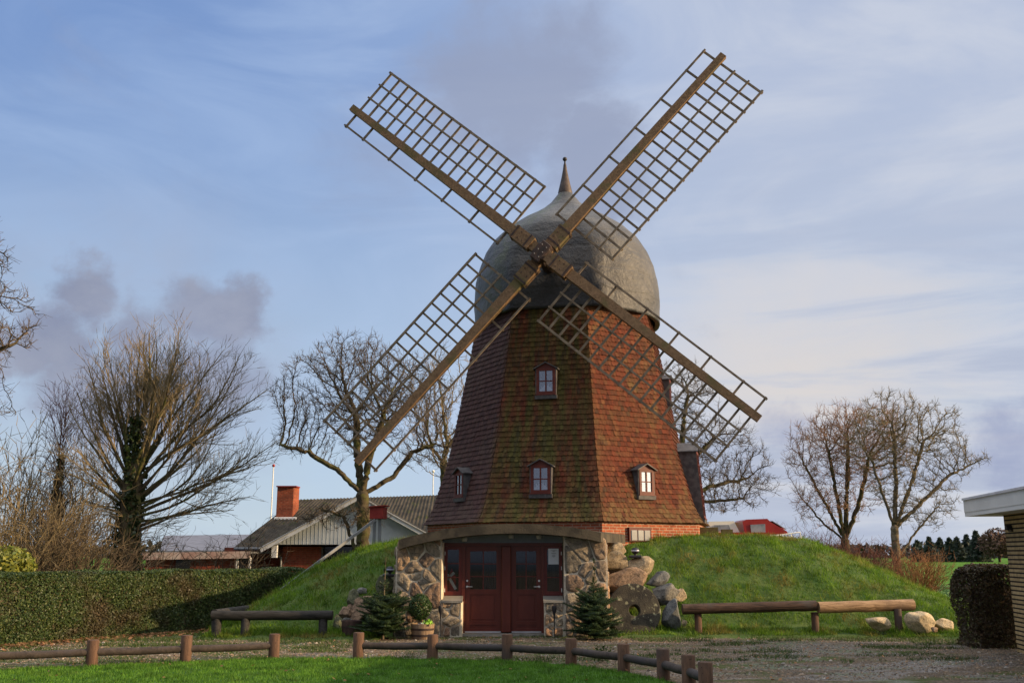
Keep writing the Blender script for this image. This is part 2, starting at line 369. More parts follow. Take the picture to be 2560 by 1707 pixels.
# clay tiles of the mill: fired red clay, toned by face with weathering and some painted shade; moss where damp runs down the faces away from the sun
def m_tiles():
    m, g = newmat('mill tiles'); geo = g.n('ShaderNodeNewGeometry'); p = geo.outputs['Position']; isl = geo.outputs['Random Per Island']
    oc = g.n('ShaderNodeTexCoord').outputs['Object']
    c = g.ramp(isl, [(0, (.058, .018, .011)), (.25, (.095, .025, .013)), (.55, (.130, .033, .016)), (.8, (.096, .036, .018)), (.92, (.150, .052, .024)), (1, (.048, .021, .014))])
    big = g.noise(oc, .75, 5, .62)
    c = g.mix(g.mapr(big, .45, .70), c, g.mix(.45, c, (.085, .055, .024)))
    # worn yellow lichen, strongest on the flare at the foot and high up near the curb
    sx = g.n('ShaderNodeSeparateXYZ'); g.nt.links.new(p, sx.inputs[0]); pz = sx.outputs[2]
    foot = g.mapr(pz, 3.7, 2.7); lic = g.noise(g.mapping(oc, scale=(1.3, 1.3, .55)), 2.1, 6, .66)
    c = g.mix(g.math('MULTIPLY', g.math('MULTIPLY', g.mapr(g.math('ADD', lic, g.math('MULTIPLY', foot, .22)), .50, .70), g.mapr(isl, 0, 1, .35, 1)), .70), c, (.130, .092, .036))
    # moss: shaded faces, in streaks that run down
    so = g.n('ShaderNodeSeparateXYZ'); g.nt.links.new(oc, so.inputs[0])
    ang = g.math('ARCTAN2', so.outputs[0], g.math('MULTIPLY', so.outputs[1], -1.))
    north = g.math('MULTIPLY', g.mapr(ang, -.72, -.55), g.mapr(ang, .20, .05))
    st = g.n('ShaderNodeCombineXYZ'); g.set(st.inputs[0], g.math('MULTIPLY', ang, 4.6)); g.set(st.inputs[1], g.math('MULTIPLY', pz, .16))
    stn = g.noise(st.outputs[0], 2.3, 6, .62)
    moss = g.math('MULTIPLY', g.mapr(stn, .38, .60), north)
    c = g.mix(g.math('MULTIPLY', moss, .82), c, g.mix(isl, (.034, .042, .010), (.090, .088, .022)))
    st2 = g.noise(st.outputs[0], 5.5, 4, .6)
    c = g.mix(g.math('MULTIPLY', g.math('MULTIPLY', g.mapr(st2, .52, .66), north), .55), c, (.040, .034, .024))
    # the west side's shade and blue sky tint are painted into its weathered colour
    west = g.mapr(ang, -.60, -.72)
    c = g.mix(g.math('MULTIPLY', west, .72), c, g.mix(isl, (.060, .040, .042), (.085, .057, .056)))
    # run-off shadow lines at each tile's foot are real geometry; fine grain here
    c = g.mix(1.0, c, g.ramp(g.noise(g.mapping(oc, scale=(1, 1, .5)), 16, 4, .7), [(.3, (.55, .55, .55)), (.5, (1, 1, 1)), (.75, (1.3, 1.25, 1.2))]), 'MULTIPLY')
    h = g.noise(p, 55, 4, .65)
    return close(m, g, c, .82, h, .35, .015, spec=.18)
MAT['tiles'] = m_tiles()

def m_cap():
    m, g = newmat('felt cap'); p = pos(g); oc = g.n('ShaderNodeTexCoord').outputs['Object']
    n1 = g.noise(oc, 1.3, 7, .65, .5)
    c = g.mix(g.mapr(n1, .34, .68), (.038, .041, .046), (.088, .087, .083))
    c = g.mix(g.mapr(g.noise(g.mapping(oc, scale=(1, 1, .4)), 3.5, 6, .7), .58, .72), c, (.034, .036, .040))
    so = g.n('ShaderNodeSeparateXYZ'); g.nt.links.new(oc, so.inputs[0])
    ang = g.math('ARCTAN2', so.outputs[0], g.math('MULTIPLY', so.outputs[1], -1.))
    mm = g.math('MULTIPLY', g.mapr(ang, -1.25, -.72), g.mapr(ang, -.30, -.55))
    mo = g.math('MULTIPLY', mm, g.mapr(g.noise(oc, 2.6, 6, .68), .42, .60))
    c = g.mix(g.math('MULTIPLY', mo, .8), c, (.045, .062, .018))
    # the breast behind the sails is coloured darker than the dome
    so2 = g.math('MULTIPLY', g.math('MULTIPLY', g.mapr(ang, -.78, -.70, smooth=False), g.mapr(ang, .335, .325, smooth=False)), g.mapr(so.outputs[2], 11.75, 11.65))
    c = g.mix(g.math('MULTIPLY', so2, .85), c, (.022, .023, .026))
    # horizontal felt laps and wrinkles
    seam = g.n('ShaderNodeTexWave', wave_type='BANDS', bands_direction='Z'); g.nt.links.new(oc, seam.inputs[0])
    seam.inputs['Scale'].default_value = .48; seam.inputs['Distortion'].default_value = 2.2; seam.inputs['Detail'].default_value = 3; seam.inputs['Detail Scale'].default_value = 1.2
    sl = g.mapr(seam.outputs['Fac'], .90, .99)
    c = g.mix(g.math('MULTIPLY', sl, .12), c, (.05, .05, .05))
    h = g.math('ADD', g.math('ADD', g.math('MULTIPLY', n1, 1.3), g.math('MULTIPLY', g.noise(oc, 7, 6, .65, .8), .55)), g.math('MULTIPLY', sl, -.10))
    return close(m, g, c, .50, h, .65, .10, spec=.42)
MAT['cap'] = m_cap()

def m_ground():
    m, g = newmat('gravel yard'); p = pos(g)
    sx = g.n('ShaderNodeSeparateXYZ'); g.nt.links.new(p, sx.inputs[0]); X, Y, Z = sx.outputs
    v = g.n('ShaderNodeTexVoronoi'); g.nt.links.new(p, v.inputs['Vector']); v.inputs['Scale'].default_value = 34
    vs = g.n('ShaderNodeSeparateColor'); g.nt.links.new(v.outputs['Color'], vs.inputs[0])
    peb = g.ramp(vs.outputs[0], [(0, (.055, .044, .033)), (.3, (.13, .10, .068)), (.55, (.205, .15, .098)), (.75, (.11, .10, .09)), (.92, (.26, .18, .11)), (1, (.36, .31, .25))])
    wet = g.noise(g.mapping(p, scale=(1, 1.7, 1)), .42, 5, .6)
    darkside = g.math('MULTIPLY', g.mapr(X, 1.5, 5.5), g.mapr(wet, .30, .62, .35, 1.))  # building shade painted into the right hand gravel, stronger where it is wet
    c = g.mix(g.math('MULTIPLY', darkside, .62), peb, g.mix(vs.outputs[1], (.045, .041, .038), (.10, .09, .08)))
    # grass growing through
    gn = g.noise(g.mapping(p, scale=(.8, 1.5, 1)), .75, 6, .62)
    band = g.math('MAXIMUM', g.mapr(Y, 22.4, 23.4), g.math('MULTIPLY', g.mapr(X, -3.0, -5.0), .55))
    gm = g.mapr(g.math('ADD', gn, g.math('MULTIPLY', band, .20)), .48, .62)
    gc = g.mix(g.noise(p, 22, 3, .6), (.035, .062, .014), (.085, .105, .03))
    c = g.mix(g.math('MULTIPLY', gm, .85), c, gc)
    # beyond the yard: field of young rape
    fld = g.math('MULTIPLY', g.mapr(Y, 30., 32.), g.mapr(X, 9.5, 10.5)); far = g.mapr(Y, 44, 60)
    fld = g.math('MAXIMUM', fld, far)
    rp = g.noise(p, 3.2, 5, .7); fc = g.mix(g.mapr(rp, .36, .62), (.040, .085, .018), (.10, .20, .045))
    fc = g.mix(far, fc, g.mix(g.mapr(g.noise(g.mapping(p, scale=(1, .25, 1)), .5, 4, .6), .3, .7), (.060, .150, .018), (.085, .185, .026)))
    c = g.mix(fld, c, fc)
    rough = g.mapr(g.math('ADD', wet, g.math('MULTIPLY', g.mapr(X, 3.0, 5.0), .08)), .54, .64, .92, .22)
    h = g.math('ADD', v.outputs['Distance'], g.math('MULTIPLY', g.noise(p, 9, 4, .6), .8))
    rough = g.math('MAXIMUM', rough, g.math('MULTIPLY', fld, .95))
    sp = g.mapr(rough, .92, .22, .06, .5, False)
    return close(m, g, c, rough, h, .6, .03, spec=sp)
MAT['ground'] = m_ground()
def m_grass(name, a, b, dry, dscale=.9, dlo=.54, dhi=.72):
    m, g = newmat(name); p = pos(g)
    isl = island(g); c = g.mix(isl, a, b)
    d = g.mapr(g.noise(p, dscale, 5, .62), dlo, dhi)
    c = g.mix(g.math('MULTIPLY', d, .8), c, dry)
    c = g.mix(1.0, c, g.ramp(g.noise(p, 2.6, 4, .6), [(.32, (.42, .46, .42)), (.55, (1, 1, 1)), (.72, (1.4, 1.3, 1.2))]), 'MULTIPLY')
    return close(m, g, c, .6, spec=.25, trans=.30)
MAT['lawn_grass'] = m_grass('lawn grass', (.060, .160, .013), (.125, .275, .028), (.125, .24, .028))
MAT['mound_grass'] = m_grass('mound grass', (.088, .185, .011), (.175, .30, .022), (.27, .19, .055), 1.0, .47, .66)
MAT['yard_grass'] = m_grass('yard grass', (.045, .085, .018), (.095, .14, .035), (.13, .105, .045))
MAT['lawn_soil'] = simple('lawn soil', (.040, .105, .014), (.06, .14, .022), 5, .95, .6, 50)
MAT['mound_soil'] = simple('mound turf', (.045, .095, .016), (.085, .12, .028), 3, .95, .6, 40)
def m_leaf(name, stops, rough=.5, trans=.25, spec=.35, big=None):
    m, g = newmat(name); p = pos(g); c = g.ramp(island(g), stops)
    if big: c = g.mix(g.mapr(g.noise(p, big[1], 4, .6), .48, .66), c, big[0])
    return close(m, g, c, rough, spec=spec, trans=trans)
MAT['hedge_leaf'] = m_leaf('hedge leaf', [(0, (.024, .048, .014)), (.5, (.045, .080, .022)), (.85, (.080, .115, .030)), (1, (.13, .15, .045))], big=((.062, .052, .024), .9))
MAT['hedge_brown'] = m_leaf('beech hedge leaf', [(0, (.035, .022, .012)), (.5, (.065, .042, .022)), (.8, (.055, .062, .02)), (1, (.11, .065, .03))])
MAT['ivy_leaf'] = m_leaf('ivy leaf', [(0, (.018, .034, .012)), (1, (.045, .075, .022))], rough=.35)
MAT['fir_needle'] = m_leaf('fir needle', [(0, (.014, .034, .012)), (.6, (.028, .058, .018)), (1, (.06, .10, .028))], rough=.5)
MAT['box_leaf'] = m_leaf('box leaf', [(0, (.022, .05, .014)), (1, (.05, .10, .026))], rough=.4)
MAT['conifer'] = m_leaf('conifer needle', [(0, (.032, .046, .038)), (1, (.06, .08, .058))], rough=.7)  # distance haze put into the needle colour as a lighter tone
MAT['variegated'] = m_leaf('variegated leaf', [(0, (.15, .18, .028)), (.5, (.26, .26, .045)), (1, (.09, .14, .022))], rough=.4)
MAT['lime_leaf'] = m_leaf('lime leaf', [(0, (.25, .5, .05)), (1, (.4, .7, .1))], rough=.4)
MAT['dead_leaf'] = m_leaf('dead leaf', [(0, (.13, .055, .025)), (.5, (.26, .125, .055)), (1, (.38, .21, .10))], rough=.8)
MAT['pebble'] = m_leaf('pebble', [(0, (.07, .058, .045)), (.35, (.17, .125, .085)), (.7, (.27, .19, .12)), (.9, (.20, .19, .18)), (1, (.42, .37, .31))], rough=.85, trans=0)
def m_bark(name, a, b, moss=None):
    m, g = newmat(name); p = pos(g); c = g.mix(g.mapr(g.noise(g.mapping(p, scale=(1, 1, .4)), 6, 5, .65), .35, .65), a, b)
    if moss: c = g.mix(g.mapr(g.noise(p, 2.1, 4, .6), .46, .64), c, moss)
    return close(m, g, c, .9, g.noise(p, 18, 4, .6), .5, .03, spec=.15)
MAT['bark'] = m_bark('mossy bark', (.055, .045, .028), (.11, .09, .055), (.085, .09, .03))
MAT['bark_pale'] = m_bark('pale bark', (.11, .088, .06), (.19, .155, .105))
MAT['twig'] = m_bark('dark twig', (.060, .046, .032), (.115, .09, .06))
MAT['twig_olive'] = m_bark('olive twig', (.135, .108, .06), (.23, .18, .10))
MAT['twig_pink'] = m_bark('reddish twig', (.24, .145, .095), (.34, .21, .14))
MAT['twig_red'] = m_bark('red brown twig', (.095, .042, .032), (.16, .07, .05))
MAT['twig_orange'] = m_bark('orange twig', (.20, .095, .045), (.30, .15, .07))

# ================================================================ ground, mound, lawn
AX, AY = 1.753, 30.5                   # mill axis
MFACE = -14.3                          # yaw of the front face (degrees, towards -X)
YD, YP = 23.6, 23.2                    # door plane, front of the stone piers
PL0, PL1, PR0, PR1 = -2.68, -1.63, 1.20, 2.20
# height of the mound's crest along X, surveyed at Y=27.5 on the right and 26.8 on the left
_cr = []
for px, py in [(575, 1562), (635, 1512), (707, 1470), (799, 1415), (849, 1392), (916, 1365), (996, 1350)]:
    q = at(px, py, 26.8); _cr.append((q.x, q.z))
for px, py in [(1540, 1341), (1678, 1338), (1887, 1337), (2006, 1349), (2095, 1377), (2163, 1402), (2200, 1425), (2284, 1468), (2341, 1499), (2400, 1535), (2440, 1565)]:
    q = at(px, py, 27.5); _cr.append((q.x, q.z))
CRX = np.array([a for a, b in _cr]); CRZ = np.array([b for a, b in _cr])
def mound_h(x, y):
    pz = float(np.interp(x, CRX, CRZ, left=-.3, right=-.3))
    if x > 0: yf, yc = 24.05, 27.5
    else: yf, yc = 23.55, 26.8
    if x > 8.5: yf = lerp(24.05, 23.0, sm(8.5, 11.5, x))
    if PL0-.02 < x < PR1+.02 and y < 25.98: return -.4
    s = (y-yf)/(yc-yf)
    if s <= 0: h = .16*sm(yf-1.6, yf, y)*min(1, max(0, pz)) if (x > 2.4 or x < -2.9) else 0
    else:
        s = min(1, s); h = lerp(.16*min(1, max(0, pz)), pz, 1-(1-s)**1.7)
    if y > yc:
        L = lerp(4, 13, sm(1.3, 2.1, pz)); h = pz*(1-sm(yc, yc+L, y))
    if pz < .05: h = min(h, pz)
    a = sm(.05, .5, h)
    h += a*(.09*mnoise.noise((x*.8, y*.8, 3.1))+.055*mnoise.noise((x*2.3, y*2.3, 1.7))+.025*mnoise.noise((x*5, y*5, 4.)))
    return h-.03
gm = MB()
gm.quad((-900, -60, 0), (900, -60, 0), (900, 1500, 0), (-900, 1500, 0))
ground = kind(gm.build('ground', MAT['ground']), 'structure', 'gravel yard with grass growing through, running into a green field')

xs = sorted(set([round(x, 3) for x in np.arange(-9.2, 14.4, .16)]+[PL0-.03, PL0-.01, PR1+.01, PR1+.03]))
ys = sorted(set([round(y, 3) for y in np.arange(21.6, 41.2, .18)]+[25.95, 26.0]))
V = [(x, y, mound_h(x, y)) for y in ys for x in xs]; nxs = len(xs)
Fq = [(j*nxs+i, j*nxs+i+1, (j+1)*nxs+i+1, (j+1)*nxs+i) for j in range(len(ys)-1) for i in range(nxs-1)
      if max(V[j*nxs+i][2], V[j*nxs+i+1][2], V[(j+1)*nxs+i+1][2], V[(j+1)*nxs+i][2]) > -.05 and not (PL0 < (xs[i]+xs[i+1])/2 < PR1 and (ys[j]+ys[j+1])/2 < 25.9)]
mound = finish('mound', mesh_from('mound', V, Fq, [True]*len(Fq)), MAT['mound_soil'])
kind(mound, 'structure', 'grass covered earth mound round the foot of the windmill')

# fence line in front, posts surveyed on the ground
POSTS_L = [(-60, 1676), (228, 1664), (463, 1655), (684, 1645)]
POSTS_R = [(895, 1645), (1081, 1646), (1268, 1652), (1428, 1660), (1560, 1678), (1659, 1698), (1723, 1719), (1766, 1738)]
FL = [gnd(*p) for p in POSTS_L]; FR = [gnd(*p) for p in POSTS_R]
lawn_edge = [Vector((-16, 15.6, 0))]+[p+Vector((0, -.05, 0)) for p in FL]+[p+Vector((-.02, -.05, 0)) for p in FR]+[Vector((2.2, 13, 0)), Vector((.5, 10, 0))]
def edge_y(x):
    for a, b in zip(lawn_edge[:-1], lawn_edge[1:]):
        if a.x <= x <= b.x: return lerp(a.y, b.y, (x-a.x)/max(1e-6, b.x-a.x))
    return -1e3
lw = MB(); le = [(p.x, p.y, .006) for p in lawn_edge]
for a, b in zip(le[:-1], le[1:]):
    if b[0] > a[0]: lw.quad((a[0], 8, .006), (b[0], 8, .006), b, a)
lawn = kind(lw.build('lawn', MAT['lawn_soil']), 'structure', 'short green lawn in front of the low log fence')

def blades(n, place, h0, h1, w, lean, seed, tuft=None):
    """n grass blades; place(rng)-> (k,3) roots"""
    r = np.random.default_rng(seed); P = place(r, n); n = len(P)
    a = r.uniform(0, 2*np.pi, n); hh = r.uniform(h0, h1, n)*(.6+.8*r.random(n)); ww = w*(.6+.8*r.random(n))
    if tuft: hh *= np.array([max(.35, 1+tuft[1]*mnoise.noise((q[0]*tuft[0], q[1]*tuft[0], 2.))+.5*tuft[1]*mnoise.noise((q[0]*tuft[0]*3, q[1]*tuft[0]*3, 6.))) for q in P])
    dx, dy = np.cos(a)*ww, np.sin(a)*ww
    la = r.uniform(0, 2*np.pi, n); ll = r.random(n)*lean*hh
    V = np.empty((n, 3, 3)); V[:, 0] = P-np.stack([dx, dy, np.zeros(n)], 1); V[:, 1] = P+np.stack([dx, dy, np.zeros(n)], 1)
    V[:, 2] = P+np.stack([np.cos(la)*ll, np.sin(la)*ll, hh], 1)
    return V.reshape(-1, 3), np.arange(3*n).reshape(-1, 3)
def vnoise(x, y, s, z=0.): return mnoise.noise((x*s, y*s, z))
def lawn_place(r, n):
    x = r.uniform(-11.5, 3.2, n); y = 14.0+5.2*r.random(n)**.8
    ey = np.array([edge_y(a) for a in x]); nz = np.array([vnoise(a, b, 2.2) for a, b in zip(x, y)])
    k = (y < ey+.22*nz+.02); return np.stack([x[k], y[k], np.full(k.sum(), .004)], 1)
Vb, Fb = blades(150000, lawn_place, .022, .055, .006, .8, 1, (3., .5))
kind(finish('lawn_grass', np_mesh('lawn_grass', Vb, Fb), MAT['lawn_grass']), 'stuff', 'short lush grass blades of the lawn')
def mound_place(r, n):
    x = r.uniform(-8.6, 14, n); y = 22.2+7.0*r.random(n)**1.3
    h = np.array([mound_h(a, b) for a, b in zip(x, y)]); nz = np.array([vnoise(a, b, 1.5, 5.) for a, b in zip(x, y)])
    k = (h > .035+.06*nz); 
    k &= ~((x > PL0-.1) & (x < PR1+.1) & (y < 26.0))
    return np.stack([x[k], y[k], h[k]-.01], 1)
Vb, Fb = blades(190000, mound_place, .05, .13, .008, 1.2, 2, (2.2, 1.1))
kind(finish('mound_grass', np_mesh('mound_grass', Vb, Fb), MAT['mound_grass']), 'stuff', 'rough grass growing on the earth mound')
def yard_place(r, n):
    x = r.uniform(-12, 13, n); y = 17.5+8*r.random(n)
    nz = np.array([vnoise(a*.8, b*1.6, .9, 9.) for a, b in zip(x, y)]); n2 = np.array([vnoise(a, b, 3., 4.) for a, b in zip(x, y)])
    ey = np.array([edge_y(a) for a in x])
    bias = .10+np.where(y > 22.0, .30, 0)+np.where((x > 8.5) & (y > 21.6), .7, 0)-np.where((x > -3.2) & (x < 2.6) & (y > 19.2), .5, 0)+np.where((x < -3.5) & (y > 20.5), .12, 0)
    k = (nz+.35*n2+bias > .28) & (y > ey+.1) & (x < 9.3+(y-19.6)*.8)
    return np.stack([x[k], y[k], np.zeros(k.sum())], 1)
Vb, Fb = blades(140000, yard_place, .025, .07, .007, 1.2, 3)
kind(finish('yard_grass', np_mesh('yard_grass', Vb, Fb), MAT['yard_grass']), 'stuff', 'thin grass and moss growing through the gravel')
# loose pebbles
n = 26000; r = np.random.default_rng(5)
x = r.uniform(-11, 11, n); y = 15.5+8.2*r.random(n); ey = np.array([edge_y(a) for a in x]); k = (y > ey+.06) & ~((y > 23.1) & (np.abs(x) > 2.6)); x, y = x[k], y[k]; n = len(x)
sz = r.uniform(.008, .022, n)*(1+.8*(r.random(n) < .05)); base = np.array([(1, 0, 0), (-1, 0, 0), (0, 1, 0), (0, -1, 0), (0, 0, .7), (0, 0, -.5)], float)
V = base[None]*sz[:, None, None]*r.uniform(.6, 1.4, (n, 6, 1)); ca, sa_ = np.cos(r.uniform(0, 6.28, n)), np.sin(r.uniform(0, 6.28, n))
V = np.stack([V[..., 0]*ca[:, None]-V[..., 1]*sa_[:, None], V[..., 0]*sa_[:, None]+V[..., 1]*ca[:, None], V[..., 2]], -1)+np.stack([x, y, sz*.2], 1)[:, None]
T = np.array([(0, 2, 4), (2, 1, 4), (1, 3, 4), (3, 0, 4), (2, 0, 5), (1, 2, 5), (3, 1, 5), (0, 3, 5)])
kind(finish('gravel', np_mesh('gravel', V.reshape(-1, 3), (T[None]+6*np.arange(n)[:, None, None]).reshape(-1, 3)), MAT['pebble']), 'stuff', 'loose pebbles of the gravel yard')

def leaf_quads(P, size, r, asp=.6, nrm=None, jit=.7):
    """one small bent-less leaf per point"""
    n = len(P); d = r.normal(size=(n, 3)); d /= np.linalg.norm(d, axis=1)[:, None]
    if nrm is not None:
        d = nrm+jit*d; d /= np.linalg.norm(d, axis=1)[:, None]
    q = r.normal(size=(n, 3)); u = np.cross(d, q); u /= np.linalg.norm(u, axis=1)[:, None]+1e-9; v = np.cross(d, u)
    s = (size*(.6+.8*r.random(n)))[:, None]
    V = np.stack([P-u*s, P+v*s*asp-u*s*.1, P+u*s, P-v*s*asp-u*s*.1], 1)
    return V.reshape(-1, 3), np.arange(4*n).reshape(-1, 4)

# ================================================================ windmill
mill = thing('windmill', 'tall smock windmill clad in red clay tiles with grey onion cap and four lattice sails', 'windmill', (AX, AY, 0))
PROF = [(2.69, 4.46), (2.95, 4.28), (3.25, 4.14), (3.652, 4.02), (4.2, 3.85), (4.87, 3.666), (6.021, 3.435), (7.088, 3.225), (7.976, 3.055), (8.678, 2.93), (9.0, 2.87)]
PZ = np.array([a for a, b in PROF]); PR_ = np.array([b for a, b in PROF])
def tR(z): return float(np.interp(z, PZ, PR_))
def vert_at(k, z, off=0.):
    a = R(MFACE+22.5+45*k); r_ = tR(z)+off; return Vector((AX+r_*math.sin(a), AY-r_*math.cos(a), z))
def face_n(k):
    a = R(MFACE+45*k); return Vector((math.sin(a), -math.cos(a), 0))
DORMERS = [(0, 0., 6.26, .60, .74), (0, -.03, 3.46, .60, .74), (1, -.03, 3.44, .56, .68), (-1, .08, 3.45, .56, .68), (2, -.25, 2.86, .95, 1.95), (2, -.25, 6.3, .55, .72)]
tl = MB(); rr = random.Random(3)
for k in range(8):                     # solid body under the tiles
    for (z0, _), (z1, _) in zip(PROF[:-1], PROF[1:]):
        tl.quad(vert_at(k-1, z0, -.045), vert_at(k, z0, -.045), vert_at(k, z1, -.045), vert_at(k-1, z1, -.045))
rows = []; z = PROF[0][0]
while z < 8.96:
    rows.append(z); dz = .01; dr = (tR(z+.05)-tR(z-.0))/.05; z += .150/math.sqrt(1+dr*dr)
for k in range(8):
    n_ = face_n(k)
    for i, z in enumerate(rows):
        z2 = z+.2*(rows[min(i+1, len(rows)-1)]-z+1e-6)/.15 if i+1 < len(rows) else z+.19
        a, b = vert_at(k-1, z), vert_at(k, z); a2, b2 = vert_at(k-1, z2), vert_at(k, z2)
        w = (b-a).length; nt_ = max(4, round(w/.120)); sh = .5 if i % 2 else 0.
        for j in range(-1, nt_+1):
            f0 = (j+sh)/nt_; f1 = (j+1+sh)/nt_
            f0 = max(0, f0); f1 = min(1, f1)
            if f1-f0 < .2/nt_: continue
            g0 = .003/w
            o1 = n_*(.020+rr.uniform(-.006, .010)); o2 = n_*-.012
            zj = rr.uniform(-.010, .010) if rr.random() > .04 else rr.uniform(-.035, .0)
            L = a.lerp(b, f0+g0)+o1; Rr = a.lerp(b, f1-g0)+o1; T1 = a2.lerp(b2, f1-g0)+o2; T0 = a2.lerp(b2, f0+g0)+o2
            dn = (L-T0)*.17
            pts = [T0, T1]
            for t, q in ((1, .35), (.86, .74), (.5, 1.), (.14, .74), (0, .35)):
                p = L.lerp(Rr, t)+dn*(q-.75); p.z += zj; pts.append(p)
            th = n_*-.016
            mid = (L+Rr)/2; um = (mid-Vector((AX, AY, mid.z))).dot(Vector((-n_.y, n_.x, 0)))
            if any((kd-k) % 8 == 0 and abs(um-uc) < w_/2-.05 and z0_ < z+.05 < z0_+h_-.03 for kd, uc, z0_, w_, h_ in DORMERS): continue
            m_ = len(pts)
            P = pts+[p+th for p in pts[2:]]+[]
            Fs = [tuple(range(m_-1, -1, -1))]
            for q in range(2, m_-1): Fs.append((q, q+1, m_+q-1, m_+q-2))
            tl.add(P, Fs)
tl.build('tile_cladding', MAT['tiles'], mill)
# brick foot
bb = MB(); RB = 4.33; zb0, zb1 = .3, 2.70
def bvert(k, r_=RB):
    a = R(MFACE+22.5+45*k); return Vector((AX+r_*math.sin(a), AY-r_*math.cos(a), 0))
for k in range(8): bb.wall(bvert(k-1), bvert(k), zb0, zb1)
base = bb.build('brick_base', MAT['brick_red'], mill)
eb = MB()
for k in range(8): eb.quad(vert_at(k-1, 2.69, .01), vert_at(k, 2.69, .01), bvert(k)+Vector((0, 0, 2.665)), bvert(k-1)+Vector((0, 0, 2.665)))
eb.build('eaves_board', MAT['brown_board'], mill)
# glass block cellar window in the right hand brick face
n_ = face_n(1); u_ = Vector((-n_.y, n_.x, 0))
cw = at(1619, 1330, 26.5); d_ = (Vector((AX, AY, 0))-cw); wd = RB*math.cos(R(22.5))
cc = Vector((AX, AY, 0))+n_*(wd+.03)+u_*((cw-Vector((AX, AY, 0))).dot(u_)); cc.z = 2.36
rot = Matrix((u_, n_, Vector((0, 0, 1)))).transposed()
w_ = MB(); w_.box(cc, (.74, .10, .36), rot); bw = w_.build('cellar_window', MAT['dormer_red'], mill)
w_ = MB()
for i in range(3): w_.box(cc+u_*(-.22+.22*i)+n_*.05+Vector((0, 0, -.03)), (.195, .04, .27), rot, .012)
w_.build('glass_block', MAT['plaster'], bw)

# ---- cap: onion dome of felt with a flattened breast behind the sails
CAP = [(2.78, 8.90), (2.93, 8.88), (2.94, 9.12), (2.945, 9.35), (2.965, 9.62), (2.958, 9.904), (2.92, 10.30), (2.808, 10.76), (2.63, 11.20), (2.33, 11.67), (1.93, 12.06), (1.504, 12.363), (1.10, 12.60), (.78, 12.81), (.50, 13.05), (.34, 13.26), (.225, 13.42)]
yawc = R(11.0); dW = Vector((-math.sin(yawc), -math.cos(yawc), 0))
cz = np.array([z for r_, z in CAP]); 
cp_ = MB(); NS = 96; prof = []
for (r0, z0), (r1, z1) in zip(CAP[:-1], CAP[1:]):
    for t in np.linspace(0, 1, 4)[:-1]: prof.append((lerp(r0, r1, t), lerp(z0, z1, t)))
prof.append(CAP[-1])
P = []
for r_, z in prof:
    hw = R(30)*math.sqrt(max(0, 1-max(0, (z-9.2)/2.75)**2)) if z > 9.2 else R(30)   # half width of the flat breast at this height
    for k in range(NS):
        a = 2*math.pi*k/NS; p = Vector((math.sin(a)*r_, -math.cos(a)*r_, 0))
        if hw > .02 and z < 12.1:
            lim = r_*math.cos(hw); q = p.dot(dW)
            if q > lim: p -= dW*(q-lim-lerp(.22, -.02, sm(9.5, 10.9, z)))
        wob = 1+.010*mnoise.noise((p.x*1.1, p.y*1.1, z*1.3))+.006*mnoise.noise((p.x*3, p.y*3, z*3))
        P.append((AX+p.x*wob, AY+p.y*wob, z+(.03*mnoise.noise((p.x, p.y, 2)) if z < 9.2 else 0)))
cp_.add(P, [(i*NS+k, i*NS+(k+1) % NS, (i+1)*NS+(k+1) % NS, (i+1)*NS+k) for i in range(len(prof)-1) for k in range(NS)], True)
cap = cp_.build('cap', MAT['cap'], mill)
md_ = MB(); md_.lathe((AX, AY, 0), [(2.62, 8.98), (2.3, 9.05), (2.0, 9.40)], 48)
md_.build('curb_ring', MAT['brown_board'], cap)
md_ = MB(); md_.lathe((AX, AY, 0), [(.235, 13.40), (.24, 13.45), (.17, 13.75), (.115, 14.0), (.07, 14.25), (.045, 14.45)], 20); md_.build('spire', MAT['copper'], cap)
md_ = MB(); md_.lathe((AX, AY, 0), [(.048, 14.2), (.036, 14.4), (.026, 14.56)], 12)
md_.lathe((AX, AY, 14.63), [(.075*math.cos(t), .075*math.sin(t)) for t in np.linspace(-1.5, 1.5, 12)], 16); md_.build('ball_finial', MAT['spire_black'], cap)

